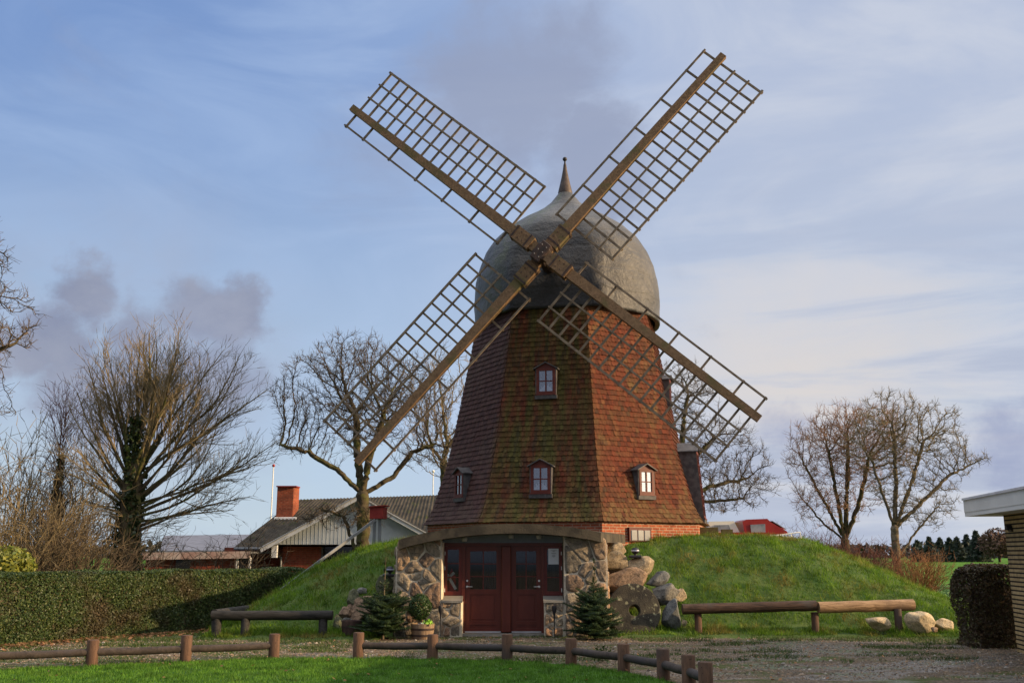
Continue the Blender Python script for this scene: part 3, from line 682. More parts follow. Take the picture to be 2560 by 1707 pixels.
# ---- sails
YAW, TILT = R(9.36), R(.43)
dS = Vector((-math.sin(YAW)*math.cos(TILT), -math.cos(YAW)*math.cos(TILT), math.sin(TILT)))
rS = Vector((math.cos(YAW), -math.sin(YAW), 0)); uS = rS.cross(-dS)
if uS.z < 0: uS = -uS
HUB = Vector((.858, 26.78, 10.185)); rt = random.Random(5)
for k, nm in enumerate(('UR', 'UL', 'LL', 'LR')):
    front = nm in ('UL', 'LR'); a = R(49.78 if front else 47.557)+k*math.pi/2
    u = rS*math.cos(a)+uS*math.sin(a); w = rS*math.cos(a-math.pi/2)+uS*math.sin(a-math.pi/2)
    dl = -.346 if front else 0.; O = HUB+dS*(.17 if front else -.17)
    L = 7.90+dl; ro = 7.80+dl; ri = 1.214; wide, nar = 1.574, .542
    s = MB()
    segs = [0, .95, 2.6, 4.6, L]; ths = [.30, .29, .265, .235, .205]
    for (r0, t0), (r1, t1) in zip(zip(segs[:-1], ths[:-1]), zip(segs[1:], ths[1:])):
        P = []
        for rr_, t in ((r0, t0), (r1, t1)):
            for i, j in ((-1, -1), (1, -1), (1, 1), (-1, 1)): P.append(O+u*rr_+w*(i*t/2)+dS*(j*t*.85/2))
        s.add(P, [(0, 4, 5, 1), (1, 5, 6, 2), (2, 6, 7, 3), (3, 7, 4, 0)]+([(4, 7, 6, 5)] if r1 == L else [])+([(0, 1, 2, 3)] if r0 == 0 else []))
    sail = s.build('sail', MAT['sail_wood'], mill)
    s = MB(); nb = 18; back = -dS*.07
    # cross bars pass through the stock; every third one also carries the leading rail
    for i in range(nb):
        rr_ = ro-.12-(ro-.12-ri)*i/(nb-1); i_lead = i in (0, 2, 5, 8, 11, 14, 17)
        p0 = O+u*rr_-w*(nar+.05 if i_lead else 0)+back; p1 = O+u*rr_+w*(wide+.05)+back+dS*rt.uniform(-.01, .01)
        s.bar(p0, p1, .062, .042, dS)
    for off in (wide/3+.04, 2*wide/3+.03, wide): s.bar(O+u*(ri-.05)+w*off+back+dS*.047, O+u*(ro-.06)+w*off+back+dS*.047, .052 if off < wide else .066, .05, dS)
    s.build('sail_lattice', MAT['sail_lattice'], sail)
    s = MB(); s.bar(O+u*(ri-.06)-w*nar+back+dS*.047, O+u*(ro-.06)-w*nar+back+dS*.047, .055, .05, dS); s.build('leading_rail', MAT['sail_lattice'], sail)
    s = MB(); s.bar(O+u*.36+dS*.0, O+u*1.02, .40, .36, dS); s.build('clamp_board', MAT['sail_wood'], sail)
    s = MB()
    for rr_ in (.46, .93): s.bar(O+u*rr_, O+u*(rr_+.055), .425, .385, dS)
    for rr_ in (.62, .78):
        for q in (-.1, .1): s.box(O+u*rr_+w*q+dS*.185, (.035, .035, .035))
    s.build('iron_band', MAT['iron'], sail)
s = MB(); fr = Matrix((rS, uS, dS)).transposed(); ro45 = fr @ Matrix.Rotation(R(48.7), 3, 'Z')
s.box(HUB-dS*.02, (.40, .40, .70), ro45, .03); s.box(HUB+dS*.17, (.60, .32, .34), ro45 @ Matrix.Rotation(R(0), 3, 'Z'), .02)
s.tube([HUB-dS*.3, Vector((AX, AY, 10.1))-dS*-1.2], .24, 16)
hub = s.build('windshaft', MAT['iron'], mill)
s = MB()
for i in (-.17, 0, .17):
    for j in (-.08, .08): s.tube([HUB+dS*.33+ro45 @ Vector((i, j, 0)), HUB+dS*.38+ro45 @ Vector((i, j, 0))], .013, 8)
s.build('bolt_plate', MAT['bolt'], hub)

# ---- dormer windows in the tiled faces
def dormer(k, ucen, z0, w, h, tall=False, glow=None):
    n_ = face_n(k); u_ = Vector((-n_.y, n_.x, 0)); up = Vector((0, 0, 1))
    D = tR(z0)*math.cos(R(22.5))+.11; O = Vector((AX, AY, 0))+n_*D+u_*ucen
    T = lambda a, b, c: O+u_*a+n_*b+up*(z0+c)
    if tall:                           # a tall glazed dormer leans back with the wall
        lean = (tR(z0+h)-tR(z0))*math.cos(R(22.5))+.45
        T = lambda a, b, c: O+u_*a+n_*(b+lean*max(0, c)/h)+up*(z0+c)
    m = MB(); hw = w/2
    for sgn in (-1, 1):                # cheeks
        x0, x1 = sgn*hw, sgn*(hw-.03)
        m.prism([T(x0, -.02, -.06), T(x0, -.02, h), T(x0, -.9, h), T(x0, -.25, -.06)], u_*(-sgn*.03))
    m.prism([T(-hw-.02, .0, -.14), T(-hw-.02, .015, -.036), T(-hw-.02, -.1, -.036), T(-hw-.02, -.1, -.14)], u_*(w+.04))  # lead apron
    d = m.build('dormer_window', MAT['lead'], mill)
    fw = .075; f = MB()
    def rect(a0, a1, c0, c1, b0, b1, mb):
        mb.prism([T(a0, b0, c0), T(a1, b0, c0), T(a1, b0, c1), T(a0, b0, c1)], n_*(b1-b0))
    rect(-hw+.03, -hw+.03+fw, 0, h, -.06, .0, f); rect(hw-.03-fw, hw-.03, 0, h, -.06, .0, f)
    rect(-hw+.03+fw, hw-.03-fw, 0, fw, -.06, -.002, f); rect(-hw+.03+fw, hw-.03-fw, h-fw, h, -.06, -.002, f)
    rect(-.018, .018, fw, h-fw, -.05, -.006, f)
    nh = 5 if tall else 1
    for i in range(nh):
        c_ = fw+(h-2*fw)*(i+1)/(nh+1); rect(-hw+.03+fw, -.018, c_-.014, c_+.014, -.05, -.008, f); rect(.018, hw-.03-fw, c_-.014, c_+.014, -.05, -.008, f)
    rect(-hw+.01, hw-.01, -.035, -.002, -.03, .025, f)
    f.build('window_frame', MAT['dormer_red'], d)
    p = MB(); rect(-hw+.03+fw, hw-.03-fw, fw, h-fw, -.034, -.030, p); p.build('window_pane', MAT['glass_bright' if glow else 'glass'], d)
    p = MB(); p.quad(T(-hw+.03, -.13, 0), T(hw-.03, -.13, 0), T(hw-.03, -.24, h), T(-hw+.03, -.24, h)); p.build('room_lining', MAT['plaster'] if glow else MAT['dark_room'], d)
    gh = w*.30; p = MB(); p.prism([T(-hw+.02, -.02, h+.002), T(hw-.02, -.02, h+.002), T(0, -.02, h+gh-.02)], n_*-.05); p.build('gable_board', MAT['dormer_red'], d)
    p = MB()
    for sgn in (-1, 1):
        ex = sgn*(hw+.06); th = .028
        p.prism([T(0, .055, h+gh), T(ex, .055, h-.01), T(ex, .055, h-.01-th), T(0, .055, h+gh-th)], n_*-1.1)
    p.build('dormer_roof', MAT['lead'], d)
    return lambda a, b, c: T(a, b, c), u_, n_
def candle_arch(T, u_, n_, w, label, wz=.09):
    """white seven candle bow standing on the sill"""
    m = MB(); base = T(0, -.085, wz)
    for i in range(7):
        a = (i-3)/3*w*.40; hh = .10+.11*(1-abs(i-3)/3)
        p = T(a, -.085, wz); m.tube([p, p+Vector((0, 0, hh+.03))], .011, 6)
    m.prism([T(-w*.42, -.095, wz), T(w*.42, -.095, wz), T(w*.40, -.095, wz+.03), T(0, -.095, wz+.20), T(-w*.40, -.095, wz+.03)], n_*.03)
    tag(m.build('candle_arch', MAT['white'], None, base), label, 'candle arch', 'candle arches in the mill windows')
W_ = .60
t1 = dormer(0, 0., 6.26, .60, .74); candle_arch(*t1, .5, 'white candle arch in the highest mill window, under the cap')
t2 = dormer(0, -.03, 3.46, .60, .74); candle_arch(*t2, .5, 'white candle arch in the lower window of the green stained mill face')
t3 = dormer(1, -.03, 3.44, .56, .68, glow=True); candle_arch(*t3, .46, 'white candle arch in the bright window of the sunlit mill face')
t4 = dormer(-1, .08, 3.45, .56, .68); candle_arch(*t4, .46, 'white candle arch in the window of the dark mill face')
dormer(2, -.25, 2.86, .95, 1.95, tall=True)
dormer(2, -.25, 6.3, .55, .72)
# the stair side: post and flared skirt of the doorway, seen behind the right corner
m = MB(); m.box((6.10, 32.6, 3.05), (.20, .16, 2.9)); m.box((6.0, 32.55, 2.3), (.5, .3, .5)); m.build('tail_post', MAT['brown_board'], mill)
m = MB(); q = at(1750, 1325, 28.6); m.box((q.x+.10, 28.5, 2.42), (.75, .25, .34)); m.box((q.x+.75, 28.5, 2.40), (.30, .2, .26)); m.build('door_step', MAT['brown_board'], mill)

# ================================================================ stone entrance in front of the mill
ent = thing('stone_entrance', 'fieldstone porch with arched concrete slab and two dark red doors', 'entrance', (-.2, YD, 0))
def voronoi_cells(x0, x1, y0, y1, n, seed, relax=2):
    r = random.Random(seed); pts = [(r.uniform(x0, x1), r.uniform(y0, y1)) for _ in range(n)]
    for it in range(relax+1):
        cells = []
        for i, p in enumerate(pts):
            poly = [(x0, y0), (x1, y0), (x1, y1), (x0, y1)]
            for j, q in enumerate(pts):
                if i == j: continue
                mx, my = (p[0]+q[0])/2, (p[1]+q[1])/2; dx, dy = q[0]-p[0], q[1]-p[1]; new = []
                for a, b in zip(poly, poly[1:]+poly[:1]):
                    da = (a[0]-mx)*dx+(a[1]-my)*dy; db = (b[0]-mx)*dx+(b[1]-my)*dy
                    if da <= 0: new.append(a)
                    if da*db < 0: t = da/(da-db); new.append((a[0]+(b[0]-a[0])*t, a[1]+(b[1]-a[1])*t))
                poly = new
                if len(poly) < 3: break
            cells.append(poly)
        if it < relax:
            pts = [((sum(a[0] for a in c)/len(c)+p[0]*.6)/1.6, (sum(a[1] for a in c)/len(c)+p[1]*.6)/1.6) if len(c) >= 3 else p for c, p in zip(cells, pts)]
    return [c for c in cells if len(c) >= 3]
def stone_face(mb, O, U, Vv, N, x0, x1, y0, y1, n, seed, gap=.0125):
    O, U, Vv, N = map(Vector, (O, U, Vv, N)); r = random.Random(seed+50)
    for c in voronoi_cells(x0, x1, y0, y1, n, seed):
        for t_ in (.12, .2):           # round the corners, then roughen the outline
            c = [q for a, b in zip(c, c[1:]+c[:1]) for q in ((a[0]*(1-t_)+b[0]*t_, a[1]*(1-t_)+b[1]*t_), (a[0]*.5+b[0]*.5, a[1]*.5+b[1]*.5), (a[0]*t_+b[0]*(1-t_), a[1]*t_+b[1]*(1-t_)))]
        c = [(a[0]+.010*mnoise.noise((a[0]*14, a[1]*14, seed+3)), a[1]+.010*mnoise.noise((a[0]*14, a[1]*14, seed+7))) for a in c]
        cx = sum(a[0] for a in c)/len(c); cy = sum(a[1] for a in c)/len(c); size = math.sqrt(sum((a[0]-cx)**2+(a[1]-cy)**2 for a in c)/len(c))
        if size < .035: continue
        f0 = 1-gap*r.uniform(.7, 1.9)/size; dep = min(.048, .016+.18*size)*r.uniform(.5, 1.2); tx, ty = r.uniform(-.12, .12), r.uniform(-.12, .12)
        rings = [(f0, -.03), (f0*.985, .45*dep), (f0*.93, .85*dep), (f0*.68, 1.0*dep), (f0*.35, 1.02*dep)]
        P = []; m = len(c)
        for f, h in rings:
            for a in c:
                x = cx+(a[0]-cx)*f; y = cy+(a[1]-cy)*f
                hh = h+(tx*(x-cx)+ty*(y-cy)+.024*mnoise.noise((x*11, y*11, seed))+.024*mnoise.noise((x*5, y*5, seed+9)))*(h > 0)
                P.append(O+U*x+Vv*y+N*hh)
        P.append(O+U*cx+Vv*cy+N*(1.02*dep+.012*mnoise.noise((cx*9, cy*9, seed))))
        Fs = [(i*m+k, i*m+(k+1) % m, (i+1)*m+(k+1) % m, (i+1)*m+k) for i in range(len(rings)-1) for k in range(m)]
        Fs += [((len(rings)-1)*m+k, (len(rings)-1)*m+(k+1) % m, len(rings)*m) for k in range(m)]
        mb.add(P, Fs, True)
def pier(name, x0, x1, yf, yb, z1a, z1b, n, seed, label=None, side=0):
    m = MB()
    m.prism([(x0, yf, -.2), (x1, yf, -.2), (x1, yf, z1b), (x0, yf, z1a)], (0, yb-yf, 0))
    o = m.build(name, MAT['mortar'], ent)
    s = MB(); zt = max(z1a, z1b)
    stone_face(s, (0, yf, 0), (1, 0, 0), (0, 0, 1), (0, -1, 0), x0+.01, x1-.01, 0, zt-.01, n, seed)
    if side: 
        xs_ = x1 if side > 0 else x0
        stone_face(s, (xs_, 0, 0), (0, 1, 0), (0, 0, 1), (side, 0, 0), yf+.02, min(yb, yf+.5), 0, min(z1a, z1b)-.01, 7, seed+3)
    s.build('field_stones', MAT['stone'], o); return o
pier('stone_pier', PL0, PL1, YP, 25.96, 2.02, 2.165, 22, 11, side=-1)
pier('stone_pier', PR0, PR1, YP, 25.96, 2.24, 2.10, 17, 23, side=1)
pier('parapet_wall', PL1+.005, -1.17, YP+.015, YD+.06, .80, .80, 7, 31)
pier('parapet_wall', .74, PR0-.005, YP+.015, YD+.06, .80, .80, 9, 47)
# smooth rendered reveals beside the openings
m = MB()
m.prism([(PL1+.004, YP-.012, .83), (PL1+.035, YP+.10, .83), (PL1+.035, YD+.02, .83), (PL1+.004, YD+.02, .83)], (0, 0, 1.28))
m.prism([(-1.17, YP, -.02), (-1.135, YP+.06, -.02), (-1.135, YD+.03, -.02), (-1.17, YD+.03, -.02)], (0, 0, .79))
m.build('door_reveal', MAT['mortar'], ent)
for x0, x1 in ((PL1+.01, -1.14), (.72, PR0-.01)):
    m = MB(); m.prism([(x0, YP-.035, .80), (x0, YD-.03, .895), (x0, YD-.03, .845), (x0, YP-.035, .755)], (x1-x0, 0, 0)); m.build('window_sill', MAT['sill'], ent)
# arched slab
sl = MB(); XS = np.linspace(-2.60, 2.04, 25); YF = 22.92
def slab_z(x):
    t = (x+2.60)/4.64; return lerp(2.165, 2.325, t)+.27*max(0., 4*t*(1-t))**.92
def slab_y(x): return YF-.10*(1-((x+.25)/2.4)**2)
th = .215; P = []
for x in XS:
    fx = x+.95*max(0, (x-1.2)/.84)**2*1.0 if x > 1.2 else x
    zt = slab_z(x); y = slab_y(x)
    P += [(x, y, zt-th), (x, y, zt), (fx, 26.4, zt+.02), (fx, 26.4, zt-th)]
Fs = []
for i in range(len(XS)-1):
    a, b = i*4, (i+1)*4
    Fs += [(a, b, b+1, a+1), (a+1, b+1, b+2, a+2), (a+3, a+2, b+2, b+3), (a, a+3, b+3, b)]
Fs += [(0, 1, 2, 3), (4*24+3, 4*24+2, 4*24+1, 4*24)]
sl.add(P, Fs); slab = sl.build('roof_slab', MAT['concrete'], ent)
# blue-grey board filling the arch over the doors, with three round lamps
m = MB(); pts = [(PL1, YD-.02, 2.10)]+[(PR0, YD-.02, 2.10)]+[(x, YD-.02, max(2.11, slab_z(x)-th-.002)) for x in [PR0]+[x for x in reversed(XS) if PL1 < x < PR0]+[PL1]]
m.prism(pts, (0, .06, 0)); board = m.build('arch_board', MAT['blue_grey'], ent)
for px in (1161, 1278, 1348):
    q = at(px, 1349, YD-.3); m = MB(); zc = slab_z(q.x)-th-.055
    m.lathe((q.x, YD-.22, zc-.0), [(.035, .05), (.055, .05), (.062, .0), (.055, -.045), (.04, -.05)], 16); o = m.build('ceiling_lamp', MAT['plaster'], ent)
    m = MB(); m.lathe((q.x, YD-.22, zc-.046), [(.001, 0), (.041, 0)], 16); m.build('lamp_lens', MAT['black_plastic'], o)
# door and window joinery
def jrect(m, x0, x1, z0, z1, y0, y1): m.box(((x0+x1)/2, (y0+y1)/2, (z0+z1)/2), (x1-x0, y1-y0, z1-z0))
m = MB(); FT = 2.10
jrect(m, PL1+.04, PR0-.02, FT-.075, FT, YD-.03, YD+.08)                      # head
for x0, x1 in ((-1.172, -1.10), (.685, .745)): jrect(m, x0, x1, .06, FT-.076, YD-.035, YD+.08)
m.build('door_frame', MAT['door_red'], ent)
m = MB(); m.box((-.135, YD-.005, 1.05), (.22, .20, 1.94), None, .015); m.build('centre_post', MAT['door_red'], ent)
m = MB(); m.box((-.2, YD-.05, .03), (2.1, .34, .062)); m.build('threshold', MAT['sill'], ent)
def glazed(m, x0, x1, z0, z1, nx_, nz_, y0, y1, bar=.022):
    for i in range(1, nx_): xc = x0+(x1-x0)*i/nx_; jrect(m, xc-bar/2, xc+bar/2, z0, z1, y0, y1)
    for i in range(1, nz_): zc = z0+(z1-z0)*i/nz_; jrect(m, x0, x1, zc-bar/2, zc+bar/2, y0+.003, y1-.003)
def door(x0, x1, hinge_right, label):
    z0, z1 = .10, FT-.08; st = .115; yf = YD+.0; m = MB(); gx0, gx1 = x0+st, x1-st; gz0, gz1 = 1.04, z1-.11
    jrect(m, x0, gx0, z0, z1, yf, yf+.05); jrect(m, gx1, x1, z0, z1, yf, yf+.05); jrect(m, gx0, gx1, gz1, z1, yf+.001, yf+.049)
    jrect(m, gx0, gx1, gz0-.11, gz0, yf+.001, yf+.049); jrect(m, gx0, gx1, z0, z0+.06, yf+.001, yf+.049); jrect(m, gx0, gx1, z0+.14, z0+.22, yf+.002, yf+.048)
    d = m.build('door', MAT['door_red'], ent)
    if label: d['label'] = label
    m = MB(); jrect(m, gx0, gx1, z0+.06, gz0-.11, yf+.022, yf+.04); m.box(((gx0+gx1)/2, yf+.018, (z0+.22+gz0-.11)/2), (gx1-gx0-.09, .012, gz0-.11-z0-.22-.08), None, .005)
    m.build('door_panel', MAT['door_red'], d)
    m = MB(); glazed(m, gx0, gx1, gz0, gz1, 2, 3, yf+.008, yf+.04); m.build('glazing_bars', MAT['frame_red'], d)
    m = MB(); jrect(m, gx0, gx1, gz0, gz1, yf+.022, yf+.026); m.build('door_glass', MAT['door_glass'], d)
    m = MB(); jrect(m, x0+.01, x1-.01, z0-.028, z0-.001, yf-.04, yf+.04); m.build('kick_strip', MAT['alu'], d)
    hx = x0+.05 if hinge_right else x1-.05; s_ = 1 if hinge_right else -1; m = MB()
    m.tube([(hx, yf-.012, 1.10), (hx, yf+.0, 1.10)], .026, 12); m.tube([(hx, yf, 1.10), (hx, yf-.055, 1.10)], .013, 8)
    m.tube([(hx, yf-.05, 1.10), (hx+s_*.03, yf-.052, 1.10), (hx+s_*.125, yf-.05, 1.098)], [.013, .012, .010], 8)
    m.build('door_handle', MAT['steel'], d); m = MB(); m.tube([(hx, yf-.016, 1.235), (hx, yf, 1.235)], .024, 12); m.build('lock', MAT['steel'], d)
door(-1.098, -.25, True, 'wider left hand door'); door(-.02, .683, False, 'narrower right hand door')
def side_window(x0, x1, hx):
    z0, z1 = .90, FT-.08; m = MB(); f = .075; yf = YD+.0
    jrect(m, x0, x0+f, z0, z1, yf, yf+.05); jrect(m, x1-f, x1, z0, z1, yf, yf+.05); jrect(m, x0+f, x1-f, z0, z0+f+.02, yf+.001, yf+.049); jrect(m, x0+f, x1-f, z1-f, z1, yf+.001, yf+.049)
    w = m.build('side_window', MAT['frame_red'], ent)
    m = MB(); glazed(m, x0+f, x1-f, z0+f+.02, z1-f, 1, 3, yf+.008, yf+.04); m.build('glazing_bars', MAT['frame_red'], w)
    m = MB(); jrect(m, x0+f, x1-f, z0+f+.02, z1-f, yf+.022, yf+.026); m.build('window_pane', MAT['door_glass'], w)
    for z in (1.02, 1.52, 1.86):
        m = MB(); m.box((hx, yf-.012, z), (.02, .02, .085)); m.build('hinge', MAT['white'], w)
side_window(PL1+.04, -1.174, PL1+.055); side_window(.747, PR0-.02, PR0-.04)
# porch interior: dark hall, a pale wall panel, blue curtain
m = MB(); jrect(m, PL1, PR0, 0, 2.2, 25.5, 25.6); jrect(m, PL1, PR0, -.01, .0-.002, YD+.1, 25.5); jrect(m, PL1, PR0, 2.08, 2.12, YD+.1, 25.5); jrect(m, -.17, -.10, 0, 2.08, YD+.1, 25.5)
m.build('hall_lining', MAT['dark_room'], ent)
m = MB(); jrect(m, .15, .5, .5, 1.75, 24.5, 24.54); jrect(m, .78, 1.12, .6, 1.7, 24.0, 24.03); m.build('hall_partition', MAT['curtain'], ent)
m = MB()
for i in range(14): m.tube([(-.68+.028*i, 23.86+.015*(i % 2), .4), (-.68+.028*i, 23.87+.015*(i % 2), 1.95)], .018, 6)
tag(m.build('curtain', MAT['curtain'], None, (-.5, 23.86, .4)), 'dark blue curtain hanging behind the panes of the wider door', 'curtain')
# things in the windows
m = MB(); m.box((.975, YD-.004, 1.79), (.245, .003, .36)); pap = m.build('paper_notice', MAT['paper'], None, (.975, YD, 1.6))
tag(pap, 'white paper notice on the pane beside the narrower door', 'notice')
for i, (w, z) in enumerate(((.14, 1.925), (.05, 1.905), (.11, 1.865), (.08, 1.825), (.08, 1.79), (.01, 1.77))):
    m = MB(); m.box((.98, YD-.0075, z), (w, .002, .009)); m.build('text_line', MAT['ink'], pap)
m = MB(); c = Vector((-1.42, YD+.09, 1.28))
m.prism([c+Vector((-.09, 0, -.36)), c+Vector((.10, 0, -.36)), c+Vector((.09, 0, .05)), c+Vector((.0, 0, .24)), c+Vector((-.08, 0, .05))], (0, .03, 0))
rd = m.build('red_bunting', MAT['cloth_red'], None, c)
tag(rd, 'red cloth with a white ribbon cross in the left side window', 'decoration')
m = MB()
for a, b in (((-.10, .10), (.10, -.24)), ((.06, .14), (-.11, -.02))):
    pa, pb = c+Vector((a[0], -.012, a[1])), c+Vector((b[0], -.012, b[1])); m.bar(pa, pb, .012, .06, Vector((.8, 0, .6)))
m.build('ribbon', MAT['white_cloth'], rd)
m = MB(); q = Vector((.42, 23.95, 1.48)); m.box(q, (.16, .05, .09), Matrix.Rotation(R(12), 3, 'Y'), .01); 
tag(m.build('hanging_plaque', MAT['black_plastic'], None, q), 'small dark plaque hanging behind the narrower door panes', 'plaque')

# ================================================================ boulders, millstone
def boulder(px, py, Y, hw, hh, mat, label, seed, rotd=0., dep=.75, group=None, flat=.35, name='boulder'):
    """rounded granite boulder; half sizes given in photo pixels"""
    k = ppm(py, Y); a, c_ = hw/k, hh/k; b = (a+c_)/2*dep; P0 = at(px, py, Y)
    bm = bmesh.new(); bmesh.ops.create_icosphere(bm, subdivisions=4, radius=1); r = random.Random(seed)
    planes = []
    for _ in range(12):
        d = Vector((r.gauss(0, 1), r.gauss(0, 1), r.gauss(0, 1))).normalized(); planes.append((d, r.uniform(.56, .86)))
    ro = Matrix.Rotation(R(rotd), 3, 'Y')
    for v in bm.verts:
        p = v.co.copy()
        for d, h in planes:
            q = p.dot(d)
            if q > h: p -= d*(q-h)*.96
        n = p.normalized(); off = .09*mnoise.noise(p*1.6+Vector((seed, 0, 0)))+.035*mnoise.noise(p*5+Vector((seed, 3, 0)))
        p = p+n*off; p = p*1.16
        v.co = ro @ Vector((p.x*a, p.y*b, p.z*c_))
    me = bpy.data.meshes.new(name); bm.to_mesh(me); bm.free(); me.polygons.foreach_set('use_smooth', [True]*len(me.polygons)); me.transform(Matrix.Translation(P0))
    o = finish(name, me, MAT[mat], None, (P0.x, P0.y, P0.z-c_))
    return tag(o, label, 'boulder', group)
G1 = 'boulders stacked right of the doors'
boulder(1544, 1404, 24.25, 27, 23, 'boulder_tan', 'small rounded tan boulder beside the right stone pier, above the pink one', 1, 20, group=G1)
boulder(1602, 1420, 24.3, 39, 26, 'boulder_tan', 'flat brown grey boulder carrying the black garden lamp', 2, -18, group=G1)
boulder(1569, 1452, 23.95, 52, 30, 'boulder_pink', 'big pinkish boulder lying above the millstone', 3, -10, group=G1)
boulder(1643, 1450, 24.2, 29, 18, 'boulder_blue', 'dark blue grey wedge boulder between lamp boulder and pale boulder', 4, -22, group=G1)
boulder(1664, 1481, 24.0, 37, 24, 'boulder_grey', 'pale grey boulder with dark vein at upper right of the millstone', 5, -14, group=G1)
boulder(1679, 1537, 23.75, 24, 38, 'boulder_blue', 'tall blue grey boulder standing upright right of the millstone', 6, 4, group=G1)
boulder(1540, 1374, 24.7, 26, 16, 'boulder_tan', 'brown stone half buried in the turf above the boulders', 7, 0, group=G1)
boulder(1711, 1556, 23.55, 6, 9, 'boulder_sand', 'tiny pale stone standing in grass by the dark log', 8)
boulder(1695, 1487, 24.45, 22, 16, 'boulder_tan', 'brown stone half hidden in the grass behind the pale grey boulder', 9, 0, group=G1)
boulder(1553, 1500, 24.2, 30, 30, 'boulder_grey', 'shadowed grey boulder behind the millstone and pier', 10, 0, group=G1)
G2 = 'boulders left of the doors'
boulder(883, 1502, 23.95, 19, 26, 'boulder_moss', 'pointed yellow lichened boulder above the broken millstone', 12, 12, group=G2)
boulder(863, 1532, 23.75, 19, 14, 'boulder_pink', 'small brown boulder left of the broken millstone', 13, 0, group=G2)
boulder(848, 1565, 23.45, 15, 31, 'boulder_moss', 'mossy upright boulder at the end of the black log', 14, -8, group=G2)
boulder(971, 1462, 24.35, 28, 27, 'boulder_moss', 'big round greenish boulder against the left stone pier', 15, 0, group=G2)
boulder(975, 1512, 23.85, 24, 14, 'boulder_pink', 'orange boulder behind the left fir tree', 16, 0, group=G2)
boulder(905, 1478, 24.5, 15, 9, 'boulder_grey', 'low grey stone in the grass left of the round greenish boulder', 17, 0, group=G2)
boulder(868, 1556, 23.55, 11, 14, 'boulder_grey', 'small grey stone below the brown boulder', 18, 0, group=G2)
G3 = 'pale stones beside the light log'
boulder(2192, 1556, 23.3, 30, 17, 'boulder_sand', 'angular sand coloured stone under the light log', 21, 8, group=G3, flat=.6)
boulder(2300, 1550, 23.2, 33, 29, 'boulder_sand', 'large round sand coloured boulder at the end of the light log', 22, 0, group=G3)
boulder(2358, 1562, 23.3, 29, 16, 'boulder_sand', 'low sand coloured stone behind the large round one', 23, 6, group=G3)
boulder(2336, 1573, 22.9, 9, 6, 'boulder_pink', 'tiny pinkish stone between the two rounded pale stones', 24, 0, group=G3)
boulder(1911, 1377, 26.9, 11, 8, 'boulder_pink', 'lone pinkish stone lying high on the grass mound', 25, 0)
# millstone leaning on the boulders
def millstone(px, py, Y, rad, hole, mat, lean, yaw, label, arc=None):
    c = at(px, py, Y); m = MB(); n = 48; rt_ = Matrix.Rotation(R(yaw), 3, 'Z') @ Matrix.Rotation(R(lean), 3, 'X')
    rings = [(hole, .10), (hole, -.085), (hole*1.15, -.10), (rad*.55, -.098), (rad*.8, -.096), (rad-.02, -.092), (rad, -.075), (rad, .10)]
    P = []; A = np.linspace(arc[0], arc[1], n+1) if arc else np.linspace(0, 2*math.pi, n+1)[:-1]
    for r_, d in rings:
        for i, a in enumerate(A):
            w = 1+.012*mnoise.noise((math.cos(a)*3, math.sin(a)*3, r_)); e = .010*mnoise.noise((math.cos(a)*r_*7, math.sin(a)*r_*7, 3))
            P.append(c+rt_ @ Vector((math.cos(a)*r_*w, d+e, math.sin(a)*r_*w)))
    k = len(A); cl = 0 if arc else 1
    Fs = [(j*k+i, j*k+(i+1) % k, (j+1)*k+(i+1) % k, (j+1)*k+i) for j in range(len(rings)-1) for i in range(k-1+cl)]
    Fs += [((len(rings)-1)*k+i, (len(rings)-1)*k+(i+1) % k, (i+1) % k, i) for i in range(k-1+cl)]
    m.add(P, Fs)
    if arc: m.add([P[j*k] for j in range(len(rings))], [tuple(range(len(rings)))]); m.add([P[j*k+k-1] for j in range(len(rings))], [tuple(range(len(rings)-1, -1, -1))])
    return tag(m.build('millstone', mat, None, (c.x, c.y, c.z-rad)), label, 'millstone')
millstone(1584, 1527, 23.62, .625, .13, MAT['millstone'], -14, 6, 'round dark millstone with centre hole leaning on the boulders')
millstone(915, 1557, 23.72, .62, .14, MAT['boulder_pink'], -16, -12, 'broken brown millstone half hidden behind the left fir', arc=(R(8), R(172)))
# dark soil behind the stacked stones
m = MB()
for x0, x1, y, zt in ((2.22, 3.2, 24.35, 1.75), (3.2, 3.9, 24.5, 1.0)): m.prism([(x0, y, -.1), (x1, y, -.1), (x1, y+.2, zt*.7), (x0, y+.2, zt)], (0, .7, 0))
kind(m.build('earth_bank', MAT['soil']), 'structure')

# ================================================================ low log barriers
def log(m, a, b, r_, n=18, seed=0, seg=10):
    a, b = Vector(a), Vector(b); pts = [a.lerp(b, i/seg)+Vector((0, mnoise.noise((i*.7, seed, 0))*.012, mnoise.noise((i*.7, seed, 5))*.012)) for i in range(seg+1)]
    rs = [r_*(1+.05*mnoise.noise((i*.6, seed, 9))) for i in range(seg+1)]
    m.tube(pts, rs, n)
def stake(m, p, r_, z0, z1, n=16, bev=.012):
    p = Vector(p); m.tube([p+Vector((0, 0, z0)), p+Vector((0, 0, z1-bev)), p+Vector((0, 0, z1))], [r_, r_, r_-bev], n)
lb = thing('log_barrier', 'low log barrier of one dark and one light log on stakes, right of the doors', 'log barrier', (6, 23.5, 0))
YL = 23.35
a, b, c_, d = at(1706, 1522, YL), at(2040, 1513, YL), at(2043, 1518, YL-.02), at(2283, 1511, YL+.2)
m = MB(); log(m, a, b, .118, seed=1); m.build('log', MAT['log_dark'], lb)['label'] = 'dark brown weathered log'
m = MB(); log(m, c_+Vector((.02, 0, .0)), d, .128, seed=2); m.build('log', MAT['log_light'], lb)['label'] = 'fresh light brown log'
